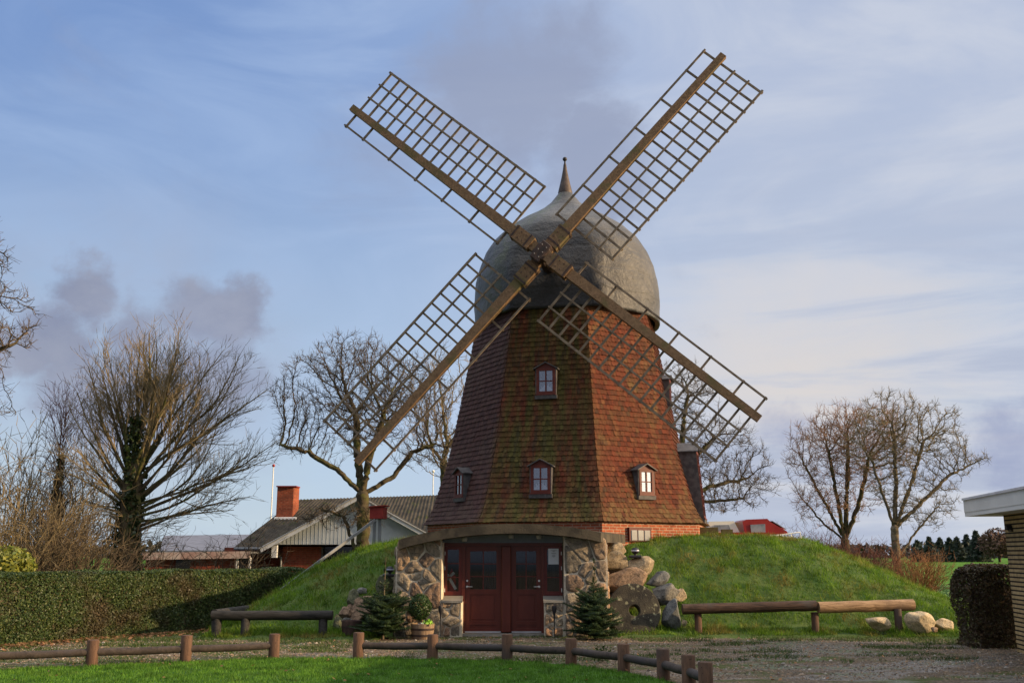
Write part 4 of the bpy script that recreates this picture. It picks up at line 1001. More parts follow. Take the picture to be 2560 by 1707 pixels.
for px, top in ((1745, 0), (2037, 0), (2245, 0)):
    q = at(px, 1540, YL+.06); m = MB(); stake(m, (q.x, q.y, 0), .085, -.2, a.z-.07 if px < 2200 else d.z-.08); m.build('stake', MAT['post_wood'], lb)
lb2 = thing('log_barrier', 'low black log barrier with bent corner at the left foot of the mound', 'log barrier', (-5.5, 23, 0))
YL = 22.9; a, b = at(530, 1538, YL), at(832, 1537, YL+.05); e = at(640, 1519, 26.2)
m = MB(); log(m, a, b, .105, seed=4); m.build('log', MAT['log_black'], lb2)
m = MB(); log(m, a+Vector((.02, .12, .03)), e, .10, seed=5); m.build('log', MAT['log_black'], lb2)
for p in (a+Vector((.12, .0, 0)), at(614, 1540, YL), at(808, 1540, YL+.05), a+Vector((-.05, .5, 0))):
    m = MB(); stake(m, (p.x, p.y+.02, 0), .10, -.2, a.z-.05); m.build('stake', MAT['log_black'], lb2)

# post and rail fence in front
def fence(pts, label, extra=None):
    f = thing('log_fence', label, 'fence', tuple(pts[len(pts)//2]))
    for i, p in enumerate(pts):
        m = MB(); h = .44+.02*random.Random(i).uniform(-1, 1); stake(m, p, .098, -.2, h, 20, .012); m.build('post', MAT['post_wood'], f)
    for a, b in zip(pts[:-1], pts[1:]):
        m = MB(); dv = (b-a).normalized()*.06; m.tube([a+dv+Vector((0, 0, .225)), a.lerp(b, .5)+Vector((0, 0, .215)), b-dv+Vector((0, 0, .225))], [.062, .064, .062], 14); m.build('rail', MAT['rail_wood'], f)
    return f
fence(FL, 'low brown post and rail fence ending left of the lawn gap')
fence(FR, 'low brown post and rail fence curving round the lawn below the doors')

# ================================================================ small things by the doors
def torch(px, label):
    p = at(px, 1560, YP-.32); p.z = 0; t = thing('garden_torch', label, 'garden torch', p, 'garden torches beside the doors')
    m = MB(); m.tube([p, p+Vector((0, 0, .50))], [.009, .016], 8); m.build('spike', MAT['black_plastic'], t)
    m = MB(); m.lathe(p, [(.016, .42), (.022, .50), (.030, .54), (.052, .60), (.058, .66), (.052, .70)], 14); m.build('torch_bowl', MAT['black_plastic'], t)
    m = MB(); m.lathe(p, [(.052, .70), (.05, .71), (.02, .715), (.018, .735)], 12); m.build('torch_cap', MAT['iron'], t)
torch(1101, 'black garden torch in front of the left parapet, beside the oak tub'); torch(1386, 'black garden torch in front of the right parapet, beside the right fir')
def spot(px, py, Y, label, yaw):
    p = at(px, py, Y); t = thing('garden_lamp', label, 'garden lamp', p, 'garden spotlights on the boulders'); ro = Matrix.Rotation(R(yaw), 3, 'Z')
    m = MB(); m.box(p+Vector((0, 0, -.13)), (.30, .20, .07), ro, .02); m.tube([p+Vector((0, 0, -.1)), p+Vector((0, 0, -.02))], .035, 10); m.build('lamp_foot', MAT['black_plastic'], t)
    m = MB(); m.lathe(p, [(.05, -.06), (.085, -.03), (.095, .02), (.08, .065), (.03, .085)], 18, caps=True); m.build('lamp_head', MAT['black_plastic'], t)
    m = MB(); m.lathe(p, [(.097, -.005), (.099, .018), (.094, .03)], 18); m.build('lamp_lens', MAT['lamp_glass'], t)
spot(1588, 1377, 24.2, 'black round garden lamp on the flat boulder right of the doors', 0)
spot(975, 1424, 24.1, 'black round garden lamp beside the left stone pier', 30)
def tub(px, py, Y, r_, h, mat, label):
    p = at(px, py, Y); p.z = 0; t = thing('wooden_tub', label, 'tub', p, None)
    m = MB(); m.lathe(p, [(r_*.82, 0), (r_*.95, h*.5), (r_, h), (r_-.025, h), (r_-.04, h-.05)], 28, smooth=False); m.build('staves', MAT[mat], t)
    for f in (.24, .64): m = MB(); m.lathe(p, [(r_*(.82+.22*f)+.010, h*f-.02), (r_*(.83+.22*f)+.012, h*f+.025)], 28); m.build('hoop', MAT['iron'], t)
    m = MB(); m.lathe(p+Vector((0, 0, h-.05)), [(.001, .01), (r_-.04, 0)], 20); m.build('earth', MAT['soil'], t); return p
tp = tub(1056, 1580, 22.75, .27, .33, 'barrel', 'pale oak half barrel holding a round box bush')
td = tub(879, 1585, 23.0, .235, .38, 'barrel_dark', 'dark brown half barrel left of the left fir')
r = np.random.default_rng(12)
def sphere_pts(n, c, rad, r, inner=.75):
    d = r.normal(size=(n, 3)); d /= np.linalg.norm(d, axis=1)[:, None]; f = (inner+(1-inner)*r.random(n))[:, None]
    f *= (1+.10*np.array([mnoise.noise(tuple(q*2.4)) for q in d]))[:, None]
    return np.array(c)+d*f*np.array(rad), d
c = np.array([tp.x-.07, tp.y, .68]); P, D = sphere_pts(3600, c, (.265, .25, .30), r); Vb, Fb = leaf_quads(P, .020, r, .6, D, .8)
bx = thing('box_bush', 'small round dark green bush growing in the pale oak half barrel', 'bush', (tp.x, tp.y, .3))
finish('foliage', np_mesh('foliage', Vb, Fb), MAT['box_leaf'], bx)
m = MB(); m.tube([Vector((tp.x, tp.y, .28)), Vector((tp.x-.05, tp.y, .6))], .02, 6); m.build('stem', MAT['twig'], bx)
P = np.array([(tp.x+.13, tp.y-.14, .36)])+r.normal(size=(60, 3))*np.array([.05, .04, .028]); Vb, Fb = leaf_quads(P, .032, r, .8)
tag(finish('leafy_plant', np_mesh('leafy_plant', Vb, Fb), MAT['lime_leaf'], None, (tp.x+.13, tp.y-.14, .32)), 'bright lime green leaf tuft at the rim of the oak barrel', 'plant')
P = np.array([(tp.x+.02, tp.y-.17, .345)])+r.normal(size=(26, 3))*np.array([.045, .02, .012]); Vb, Fb = leaf_quads(P, .016, r, .9)
tag(finish('white_flower', np_mesh('white_flower', Vb, Fb), MAT['white'], None, (tp.x+.02, tp.y-.17, .32)), 'tiny white flowers at the rim of the oak barrel', 'flower')

def fir(px, py, Y, H, W, label, seed, open_top=.45):
    p = at(px, py, Y); p.z = 0; r = np.random.default_rng(seed); rr_ = random.Random(seed)
    t = thing('fir_tree', label, 'fir tree', p, 'young firs beside the doors')
    m = MB(); m.tube([p, p+Vector((.0, 0, H*.5)), p+Vector((.02, 0, H))], [.03, .016, .004], 7); m.build('trunk', MAT['bark_pale'], t)
    mb = MB(); pts = []; z = .10
    while z < H*.97:
        f = z/H; prof_ = np.interp(f, [0, .10, .30, .42, .48, .54, .62, .70, .80, .88, 1.], [.85, 1.0, .98, .80, .50, .26, .30, .14, .04, .10, .02]); rad = W*.5*prof_*rr_.uniform(.8, 1.15)+.02; nb = 14 if f < .48 else (8 if f < .7 else 4)
        for k in range(nb):
            a = 2*math.pi*(k/nb)+rr_.uniform(0, 1); L = rad*rr_.uniform(.7, 1.15); up_ = rr_.uniform(.0, .55)+.3*f+(.9 if f > .74 else 0)
            d = Vector((math.cos(a), math.sin(a), up_)).normalized(); q0 = p+Vector((0, 0, z+rr_.uniform(-.06, .06)))
            mb.tube([q0, q0+d*L*.6+Vector((0, 0, -.02*L)), q0+d*L], [.006, .004, .002], 4, cap=False)
            ns = max(4, int(L/.030))
            for i in range(ns):
                s_ = (i+.7)/ns; q = q0+d*L*s_; pts.append((q, d, .045))
                if L > .2 and i % 2 == 0 and s_ < .95:
                    for sg in (-1, 1):
                        sd2 = (d+Vector((-d.y, d.x, 0))*sg*1.0+Vector((0, 0, .12))).normalized(); l2 = L*.42*(1.05-s_)+.04
                        for j in range(max(1, int(l2/.035))): pts.append((q+sd2*(j+.5)*.035, sd2, .040))
        z += .075+.10*f if f < .6 else .17
    mb.build('branches', MAT['twig'], t)
    V = []; n_per = 9
    for q, d, l in pts:
        for _ in range(n_per):
            s_ = Vector((rr_.gauss(0, 1), rr_.gauss(0, 1), rr_.gauss(0, 1)+.25)); s_ = (s_-d*s_.dot(d)).normalized(); tip = (d*.75+s_).normalized()*l*rr_.uniform(.7, 1.2)
            o_ = q+d*rr_.uniform(-.018, .018); w = d.cross(s_)*.0052; V += [o_-w, o_+w, o_+tip]
    V = np.array([tuple(v) for v in V]); finish('needles', np_mesh('needles', V, np.arange(len(V)).reshape(-1, 3)), MAT['fir_needle'], t)
fir(957, 1604, 22.6, 1.78, 1.20, 'young fir tree left of the doors, tall bare leader above bushy skirt', 3)
fir(1488, 1600, 22.55, 1.72, 1.34, 'young fir tree right of the doors, in front of the dark millstone', 4)
# weeds by the fence
def weed(px, py, Y, h, n, label, seed):
    p = at(px, py, Y); p.z = 0; r = np.random.default_rng(seed)
    P = np.array(p)+r.normal(size=(n, 3))*np.array([.10, .08, 0])+np.array([0, 0, 1])*r.random((n, 1))*h*.8; Vb, Fb = leaf_quads(P, .035, r, .28)
    tag(finish('weed', np_mesh('weed', Vb, Fb), MAT['yard_grass'], None, p), label, 'weed')
weed(1507, 1665, 17.9, .36, 170, 'pale tall weed behind the fence between its third and fourth posts from the doors', 2)

# ================================================================ nest box on posts with brace, on the mound
nb_ = thing('nest_box', 'red wooden box with sloping lid on two grey posts', 'nest box', tuple(at(945, 1360, 28.4)))
p = at(946, 1282, 28.4); m = MB(); m.box(p, (.40, .36, .33), Matrix.Rotation(R(-12), 3, 'Z'), .006); bxo = m.build('box', MAT['box_red'], nb_)
m = MB(); m.box(p+Vector((.02, -.02, .185)), (.48, .44, .03), Matrix.Rotation(R(-12), 3, 'Z') @ Matrix.Rotation(R(-4), 3, 'Y')); m.build('lid', MAT['box_red'], nb_)
for dx in (-.10, .05): m = MB(); m.box(p+Vector((dx, 0, -.17-.55)), (.085, .085, 1.1)); m.build('post', MAT['galv'], nb_)
q0, q1 = at(938, 1299, 28.2), at(700, 1476, 26.3)
m = MB(); m.bar(q0, q1, .04, .075); m.build('brace', MAT['galv'], nb_)

# ================================================================ bare trees
def edges_mesh(P0, P1, D0, D1, R0, R1, sides):
    """independent tapered tubes, vectorised"""
    n = len(P0); ref = np.array([.31, .17, .93])
    def frame(D):
        a = np.cross(D, ref); a /= np.linalg.norm(a, axis=1)[:, None]+1e-9; return a, np.cross(D, a)
    V = np.empty((n, 2, sides, 3)); ang = 2*np.pi*np.arange(sides)/sides
    for j, (P, D, r_) in enumerate(((P0, D0, R0), (P1, D1, R1))):
        a, b = frame(D); V[:, j] = P[:, None]+(a[:, None]*np.cos(ang)[None, :, None]+b[:, None]*np.sin(ang)[None, :, None])*r_[:, None, None]
    k = np.arange(sides); k2 = (k+1) % sides
    Fq = np.stack([k, k2, sides+k2, sides+k], 1); Fa = (Fq[None]+(2*sides*np.arange(n))[:, None, None]).reshape(-1, 4)
    return V.reshape(-1, 3), Fa
def colonize(A, base, dirs0, step, di, dk, iters, up=.0, r=None, chain=None, par0=None):
    N = [np.array(p, float) for p in (chain if chain is not None else [base])]; par = list(par0) if par0 is not None else [i-1 for i in range(len(N))]
    A = A.copy(); Narr = np.array(N); d = np.linalg.norm(A[:, None]-Narr[None], axis=2); nd, ni = d.min(1), d.argmin(1)
    nch = [0]*len(N)
    for it in range(iters):
        m = nd < di
        if not m.any():
            j = nd.argmin() if len(nd) else None
            if j is None: break
            m = np.zeros(len(nd), bool); m[j] = True
        Narr = np.array(N); dv = A[m]-Narr[ni[m]]; dv /= np.linalg.norm(dv, axis=1)[:, None]+1e-9
        S = np.zeros((len(N), 3)); np.add.at(S, ni[m], dv); idx = np.unique(ni[m]); new = []
        for i in idx:
            if nch[i] >= 4: continue
            v = S[i]; l = np.linalg.norm(v)
            if l < 1e-6: continue
            v = v/l+np.array([0, 0, up])+r.normal(size=3)*.21; v /= np.linalg.norm(v); q = Narr[i]+v*step
            new.append(q); N.append(q); par.append(i); nch.append(0); nch[i] += 1
        if not new: break
        new = np.array(new); dn = np.linalg.norm(A[:, None]-new[None], axis=2); mn = dn.min(1); am = dn.argmin(1); b_ = mn < nd
        nd = np.where(b_, mn, nd); ni = np.where(b_, len(N)-len(new)+am, ni)
        keep = nd > dk; stuck = np.array([nch[i] >= 4 for i in ni]); keep &= ~stuck
        A, nd, ni = A[keep], nd[keep], ni[keep]
        if len(A) == 0: break
    return np.array(N), np.array(par)
def tree_edges(N, par, rt, r_tip, r, twigs=2, tl=(.15, .45), tup=.35, rtwig=.006):
    n = len(N); nt_ = np.bincount(par[1:], minlength=n); tips = (nt_ == 0).sum(); e = math.log(max(3, tips))/math.log(rt/r_tip)
    w = np.where(nt_ == 0, r_tip**e, 0.); 
    for i in range(n-1, 0, -1): w[par[i]] += w[i]
    rad = w**(1/e); main = np.full(n, -1)
    for i in range(1, n):
        p = par[i]
        if main[p] < 0 or rad[i] > rad[main[p]]: main[p] = i
    D = np.zeros((n, 3)); D[1:] = N[1:]-N[par[1:]]; D[0] = (0, 0, 1); D /= np.linalg.norm(D, axis=1)[:, None]+1e-9
    i = np.arange(1, n); p = par[1:]; ism = main[p] == i
    Ds = D.copy(); 
    P0, P1 = N[p], N[i]; D0 = np.where(ism[:, None], D[p], D[i]); R0 = np.where(ism, rad[p], np.minimum(rad[p]*.8, rad[i]*1.25)); R1 = rad[i]
    # twigs
    c = np.where(rad < r_tip*3.2)[0]; c = np.repeat(c, twigs); c = c[c > 0]; k = len(c)
    d = D[c]*.8+r.normal(size=(k, 3))*.62+np.array([0, 0, tup]); d /= np.linalg.norm(d, axis=1)[:, None]
    L = r.uniform(*tl, k)[:, None]; b = N[c]-D[c]*r.random((k, 1))*.1; m1 = b+d*L*.5; d2 = d+r.normal(size=(k, 3))*.28+np.array([0, 0, tup*.4]); d2 /= np.linalg.norm(d2, axis=1)[:, None]; e2 = m1+d2*L*.5
    s_ = r.random(k) < .6; d3 = d+r.normal(size=(k, 3))*.6; d3 /= np.linalg.norm(d3, axis=1)[:, None]; e3 = m1+d3*L*.4
    rt0 = np.full(k, rtwig)
    EP0 = np.concatenate([P0, b, m1, m1[s_]]); EP1 = np.concatenate([P1, m1, e2, e3[s_]]); ED0 = np.concatenate([D0, d, d, d3[s_]]); ED1 = np.concatenate([D[i], d, d2, d3[s_]])
    ER0 = np.concatenate([R0, rt0, rt0*.8, rt0[s_]*.7]); ER1 = np.concatenate([R1, rt0*.8, rt0*.45, rt0[s_]*.4])
    return EP0, EP1, ED0, ED1, ER0, ER1
def tree_object(name, label, cat, E, base, bark, twig, thick, group=None):
    P0, P1, D0, D1, R0, R1 = E; t = thing(name, label, cat, base, group); b = R0 > thick
    V, Fa = edges_mesh(P0[b], P1[b], D0[b], D1[b], R0[b], R1[b], 8); finish('trunk', np_mesh('trunk', V, Fa, True), bark, t)
    b = ~b; V, Fa = edges_mesh(P0[b], P1[b], D0[b], D1[b], R0[b], R1[b], 3); finish('crown', np_mesh('crown', V, Fa), twig, t)
    return t
def crown_pts(ells, Y, n, r, shell=.0, zmin=None):
    """points in a union of ellipsoids given by their outline in the photo"""
    out = []; vol = [rx*rx*ry for cx, cy, rx, ry in ells]; tot = sum(vol)
    for (cx, cy, rx, ry), v in zip(ells, vol):
        m = int(n*v/tot); k = ppm(cy, Y); c = np.array(at(cx, cy, Y)); d = r.normal(size=(m, 3)); d /= np.linalg.norm(d, axis=1)[:, None]
        f = r.random(m)**(1/3.)*(.86+.34*np.array([mnoise.noise(tuple(q*2.6+cx)) for q in d])); out.append(c+d*f[:, None]*np.array([rx/k, rx/k*.9, ry/k]))
    A = np.concatenate(out); k = np.array([mnoise.noise(tuple(q*.95)) for q in A]) > -.16; return A[k]
def env_tree(name, label, ells, Y, base_px, n, rt, seed, mats, step=.2, di=1.9, dk=.42, chain_px=None, twigs=2, up=.06, r_tip=.010, tl=(.15, .45), rtwig=.0065, group='bare trees round the mill', zb=0., thick=.035, forks=()):
    r = np.random.default_rng(seed); A = crown_pts(ells, Y, n, r)
    ch = [np.array(at(x, y, Y)) for x, y in ([base_px]+(chain_px or []))]; ch[0][2] = zb; chain = []
    for a, b in zip(ch[:-1], ch[1:]):
        m = max(1, int(np.linalg.norm(b-a)/step)); chain += [a+(b-a)*i/m+r.normal(size=3)*.012 for i in range(m)]
    chain.append(ch[-1]); par0 = [i-1 for i in range(len(chain))]; root = len(chain)-1
    for fk in forks:                   # main limbs
        prev = chain[root] if fk[0] is None else chain[int(root*fk[0])]; pi = root if fk[0] is None else int(root*fk[0]); dy = fk[1]
        for j, (x, y) in enumerate(fk[2:]):
            q = np.array(at(x, y, Y+dy*(j+1)/len(fk[2:]))); m = max(1, int(np.linalg.norm(q-prev)/step))
            for i in range(1, m+1): chain.append(prev+(q-prev)*i/m+r.normal(size=3)*.018); par0.append(pi); pi = len(chain)-1
            prev = q
    N, par = colonize(A, None, None, step, di, dk, 130, up, r, chain, par0)
    E = tree_edges(N, par, rt, r_tip, r, twigs, tl, rtwig=rtwig)
    return tree_object(name, label, 'tree', E, tuple(chain[0]), mats[0], mats[1], thick, group)
# round crooked crown behind the nest box
env_tree('bare_tree', 'round crowned bare tree standing behind the red nest box', [(905, 985, 170, 160), (765, 985, 105, 120), (745, 1085, 75, 70), (1030, 1000, 120, 130), (1060, 1110, 100, 70), (880, 880, 110, 60), (850, 1290, 130, 40)], 36, (905, 1378), 8800, .25, 11, (MAT['bark'], MAT['twig']), chain_px=[(909, 1300), (905, 1235)], step=.14, di=1.7, dk=.245, r_tip=.0095, rtwig=.0068, twigs=3,
         forks=((None, -.6, (850, 1180), (770, 1130), (700, 1110)), (None, .5, (985, 1190), (1030, 1130), (1090, 1110)), (None, .4, (893, 1120), (890, 1030)), (None, -.3, (925, 1140), (960, 1040)), (.35, .3, (860, 1290), (800, 1270))))
env_tree('bare_tree', 'bare tree close behind the left edge of the mill tower', [(1110, 990, 130, 150), (1090, 1090, 100, 110), (1150, 1130, 90, 110)], 43, (1112, 1360), 3600, .17, 12, (MAT['bark'], MAT['twig_olive']), chain_px=[(1112, 1250), (1108, 1150)], step=.17, di=2.0, dk=.32, r_tip=.011, rtwig=.008)
env_tree('bare_tree', 'bare spreading tree behind the right edge of the mill tower', [(1730, 1060, 110, 150), (1790, 1150, 150, 110), (1850, 1210, 110, 80), (1760, 1250, 120, 55), (1700, 950, 80, 60)], 42, (1690, 1370), 7000, .22, 13, (MAT['bark'], MAT['twig']), chain_px=[(1690, 1290), (1700, 1250)], step=.16, di=1.8, dk=.30, up=0., r_tip=.010, rtwig=.0072, twigs=3,
         forks=((None, .5, (1780, 1215), (1870, 1195)), (None, -.5, (1760, 1255), (1860, 1245)), (None, .4, (1730, 1150), (1790, 1090)), (None, 0, (1705, 1100), (1720, 980))))
env_tree('bare_tree', 'many stemmed reddish bare tree right of the mound, left of the broad pale one', [(2105, 1110, 125, 110), (2030, 1150, 80, 110), (2160, 1120, 110, 120), (2050, 1260, 80, 75), (2130, 1230, 90, 80), (2215, 1100, 95, 110), (2160, 1060, 90, 70)], 50, (2110, 1420), 9500, .21, 14, (MAT['bark'], MAT['twig_pink']), chain_px=[(2114, 1375), (2112, 1350)], step=.17, di=1.9, dk=.30, up=.22, r_tip=.011, rtwig=.009, twigs=3, tl=(.2, .6),
         forks=((None, .5, (2070, 1270), (2010, 1160)), (None, -.4, (2092, 1240), (2070, 1120)), (None, .3, (2118, 1240), (2120, 1100)), (None, -.6, (2150, 1250), (2175, 1130)), (None, .4, (2060, 1310), (2000, 1240))))
env_tree('bare_tree', 'broad pale bare tree furthest right, with a lone bough reaching right', [(2265, 1080, 120, 110), (2330, 1130, 110, 110), (2250, 1200, 100, 90), (2310, 1260, 100, 70), (2385, 1160, 60, 40), (2450, 1148, 48, 26), (2230, 1010, 85, 45), (2335, 1040, 75, 55), (2180, 1090, 90, 105)], 47, (2240, 1470), 9000, .19, 15, (MAT['bark_pale'], MAT['twig_olive']), chain_px=[(2242, 1400), (2236, 1320)], step=.16, di=1.8, dk=.27, up=.06, r_tip=.011, rtwig=.0078, twigs=3,
         forks=((None, -.5, (2205, 1230), (2180, 1150)), (None, .4, (2240, 1210), (2235, 1080)), (None, -.3, (2275, 1220), (2310, 1100)), (None, .5, (2300, 1260), (2370, 1190), (2450, 1150)), (.5, .2, (2290, 1330), (2350, 1260))))
env_tree('bare_tree', 'dark bare tree whose branches reach in at the left picture edge', [(-130, 800, 240, 150), (-100, 640, 150, 110), (-120, 1010, 170, 70)], 24, (-330, 1600), 3800, .30, 16, (MAT['bark'], MAT['twig']), chain_px=[(-320, 1300), (-280, 1050)], step=.13, di=1.6, dk=.25, r_tip=.010, rtwig=.007,
         forks=((None, .3, (-140, 920), (40, 860)), (None, -.2, (-150, 800), (0, 740)), (None, .2, (-180, 700), (-20, 630))))

# fan shaped tree with ivy on its bole: limbs fork low and sweep upwards
class Grow:
    def __init__(s, seed): s.r = random.Random(seed); s.E = []; s.upk = 0.
    def limb(s, p, d, L, r0, level, trop, wob, seg=.22, kids=1.0, taper=.25, out=None):
        n = max(2, int(L/seg)); r = s.r; d = d.normalized(); p = Vector(p); pd = d
        for i in range(n):
            f = i/n; ra = r0*(1-f*(1-taper)); rb = r0*(1-(i+1)/n*(1-taper))
            d = (d+Vector((r.gauss(0, wob), r.gauss(0, wob), r.gauss(0, wob)+trop))).normalized(); q = p+d*(L/n)
            s.E.append((tuple(p), tuple(q), tuple(pd), tuple(d), ra, rb)); pd = d
            if level > 0 and f > .18:
                for _ in range(2):
                    if r.random() < .42*kids:
                        sd2 = Vector((r.gauss(0, 1), r.gauss(0, 1), r.gauss(0, .6))); sd2 = (sd2-d*sd2.dot(d)).normalized()
                        a = r.uniform(.35, .75); nl = (L*(1-f)*.46+.28)*r.uniform(.5, 1.05)
                        s.limb(q, d*math.cos(a)+sd2*math.sin(a)+Vector((0, 0, s.upk)), nl, max(.0065, min(rb*.62, .007+nl*.008)), level-1, trop*1.15, wob*1.1, seg*.9, kids, .4)
            p = q
    def arrays(s):
        a = list(zip(*s.E)); return [np.array(x, float) for x in a]
base = at(322, 1400, 30); base.z = 0
G = Grow(4); G.upk = .16; top = at(335, 1150, 30)
trunk = [base, base.lerp(top, .35)+Vector((.03, 0, 0)), base.lerp(top, .7), top]
for a, b, ra, rb in zip(trunk[:-1], trunk[1:], (.40, .34, .30), (.34, .30, .24)):
    dd = tuple((b-a).normalized()); G.E.append((tuple(a), tuple(b), dd, dd, ra, rb))
k30 = ppm(1000, 30)
k30 = ppm(1050, 30); ec = at(432, 1065, 30); er_ = Vector((258/k30, 2.5, 248/k30))
def reach(p, d):                       # distance along d to the crown's outline
    q = Vector(((p.x-ec.x)/er_.x, (p.y-ec.y)/er_.y, (p.z-ec.z)/er_.z)); e = Vector((d.x/er_.x, d.y/er_.y, d.z/er_.z))
    A_, B_, C_ = e.dot(e), q.dot(e), q.dot(q)-1; D_ = B_*B_-A_*C_
    return (-B_+math.sqrt(D_))/A_ if D_ > 0 else .8
NL = 46
for i in range(NL):                    # main limbs spread like a fan, their shoots turn straight up
    f = (i+.5)/NL; sg = 1 if i % 2 else -1; az = (0 if sg > 0 else math.pi)+G.r.uniform(-1.0, 1.0); lean = math.radians(lerp(86, 5, f)); h = lerp(.50, 1.0, f**.8); p = base.lerp(top, h)
    d = Vector((math.cos(az)*math.sin(lean)+.10, math.sin(az)*math.sin(lean)*.9, math.cos(lean))).normalized()
    L = max(1.0, reach(p, (d+Vector((0, 0, .18))).normalized())*G.r.uniform(.88, 1.04))
    G.limb(p, d, L, lerp(.050, .062, f)*G.r.uniform(.7, 1.2), 3, lerp(.008, .040, f), .065, .20, 1.55)
t = tree_object('bare_tree', 'large fan shaped bare tree with ivy covered trunk behind the clipped hedge', 'tree', G.arrays(), tuple(base), MAT['bark'], MAT['twig_olive'], .03, 'bare trees round the mill')
r = np.random.default_rng(33); n = 5200; f = r.random(n); a = r.uniform(0, 6.28, n); rad = (.36-.14*f)*(1+.35*np.sin(a*3+f*9))*(.75+.45*r.random(n))
P = np.array(base)[None]+f[:, None]*1.28*np.array(top-base)[None]+np.stack([np.cos(a)*rad, np.sin(a)*rad, 0*a], 1); P = P[(f < .62) | (r.random(n) < .55)]
Vb, Fb = leaf_quads(P, .06, r, .8); finish('ivy', np_mesh('ivy', Vb, Fb), MAT['ivy_leaf'], t)

# slim upright tree, ivy clad
base = at(128, 1400, 31); base.z = 0; G = Grow(9); G.limb(base, Vector((0, 0, 1)), 6.2, .09, 0, .02, .012, .3, taper=.12)
for i in range(150):
    z = .8+5.4*i/150; az = i*2.4; ln = R(28); G.limb(base+Vector((0, 0, z)), Vector((math.sin(az)*math.sin(ln), math.cos(az)*math.sin(ln), math.cos(ln))), G.r.uniform(.6, 1.5), .011, 2, .03, .06, .18, 1.0)
t = tree_object('bare_tree', 'slim upright bare tree with ivy, left of the fan shaped tree', 'tree', G.arrays(), tuple(base), MAT['bark'], MAT['twig_red'], .03, 'bare trees round the mill')
n = 2000; f = r.random(n)**1.3; a = r.uniform(0, 6.28, n); rad = .27*(1-.75*f)*(.5+.8*r.random(n)); P = np.array(base)[None]+np.stack([np.cos(a)*rad, np.sin(a)*rad, f*4.9], 1)
Vb, Fb = leaf_quads(P, .055, r, .8); finish('ivy', np_mesh('ivy', Vb, Fb), MAT['ivy_leaf'], t)

# bare shrubs
def shrub(p, H, W, stems, seed, twig, label, name='bare_shrub', group=None, levels=3, wob=.13, kids=1.15, r0=.024, lean=1.0):
    G = Grow(seed); p = Vector(p)
    for i in range(stems):
        az = G.r.uniform(0, 6.28); ln = R(G.r.uniform(2, 52))*lean; o_ = Vector((math.cos(az), math.sin(az), 0))*G.r.uniform(0, W*.18)
        G.limb(p+o_, Vector((math.cos(az)*math.sin(ln), math.sin(az)*math.sin(ln), math.cos(ln))), H*G.r.uniform(.6, 1.02), r0*G.r.uniform(.6, 1.1), levels, .02, wob, .22, kids)
    P0, P1, D0, D1, R0, R1 = G.arrays(); V, Fa = edges_mesh(P0, P1, D0, D1, R0, R1, 3)
    t = thing(name, label, 'shrub', tuple(p), group); b = R0 > .012
    V, Fa = edges_mesh(P0[b], P1[b], D0[b], D1[b], R0[b], R1[b], 4); finish('stems', np_mesh('stems', V, Fa), MAT[twig], t)
    V, Fa = edges_mesh(P0[~b], P1[~b], D0[~b], D1[~b], R0[~b], R1[~b], 3); finish('twigs', np_mesh('twigs', V, Fa), MAT[twig], t)
    return t
def dup(root, loc, rz, sc, label):
    c = root.copy(); col.objects.link(c); c.location = loc; c.rotation_euler = (0, 0, rz); c.scale = (sc, sc, sc); c['label'] = label
    for ch in root.children:
        d = ch.copy(); col.objects.link(d); d.parent = c
    return c
GT = 'bare shrubs of the thicket behind the hedge'
def gp(px, Y): q = at(px, 1400, Y); return Vector((q.x, Y, 0))
sA = shrub(gp(45, 26.5), 4.1, 2.4, 26, 41, 'twig_olive', 'dense olive shrub at the left picture edge behind the hedge', group=GT)
sB = shrub(gp(215, 28), 3.7, 2.2, 24, 42, 'twig', 'dark shrub between the slim ivy tree and the fan shaped tree', group=GT)
sC = shrub(gp(420, 31), 2.5, 2.2, 13, 43, 'twig', 'dark shrub just right of the ivy covered trunk', group=GT, wob=.2)
dup(sB, gp(120, 27.5), 2.1, 1.02, 'dark shrub right in front of the slim ivy tree')
dup(sA, gp(-40, 29), 4.0, 1.55, 'tallest olive shrub, half cut off by the left picture edge')
dup(sA, gp(185, 31.5), 1.2, 1.4, 'tall olive shrub behind the dark shrubs left of the fan shaped tree')
dup(sC, gp(275, 27), 3.0, .80, 'low shrub in front of the ivy covered trunk')
dup(sC, gp(85, 31), 5.1, 1.5, 'tall dark shrub behind the slim ivy tree')
dup(sB, gp(5, 33), .7, 1.6, 'far dark shrub behind the olive shrub at the left edge')
GC = 'twisted hazels in front of the brick annex'
hA = shrub(gp(520, 33), 2.9, 2.0, 12, 51, 'twig', 'twisted hazel in front of the rusty annex fascia, nearest the fan shaped tree', 'twisted_hazel', GC, 2, .26, .9, .024)
hB = shrub(gp(640, 34), 3.3, 2.2, 12, 52, 'twig', 'twisted hazel close to the brick chimney', 'twisted_hazel', GC, 2, .26, .9, .024)
dup(hA, gp(590, 36), 2.2, 1.15, 'twisted hazel between the two others, further back')
GR = 'brown shrubs right of the mound'
rA = shrub(gp(1925, 44), 3.3, 3.0, 44, 61, 'twig_red', 'red brown shrub behind the boat bow', group=GR)
rB = shrub(gp(2195, 41), 2.3, 2.4, 60, 62, 'twig_red', 'dark red brown shrub at the foot of the broad pale tree', group=GR)
rC = shrub(gp(2290, 39), 1.7, 1.9, 110, 63, 'twig_orange', 'small orange brown shrub right of the broad pale tree', group=GR, wob=.10)
dup(rA, gp(2010, 47), 2.0, 1.05, 'red brown shrub between the boat and the many stemmed tree')
dup(rB, gp(2060, 43), 1.0, 1.1, 'low red brown shrub on the mound side of the many stemmed tree')
dup(rB, gp(2140, 42), 3.3, .95, 'low red brown shrub between the two right trees')
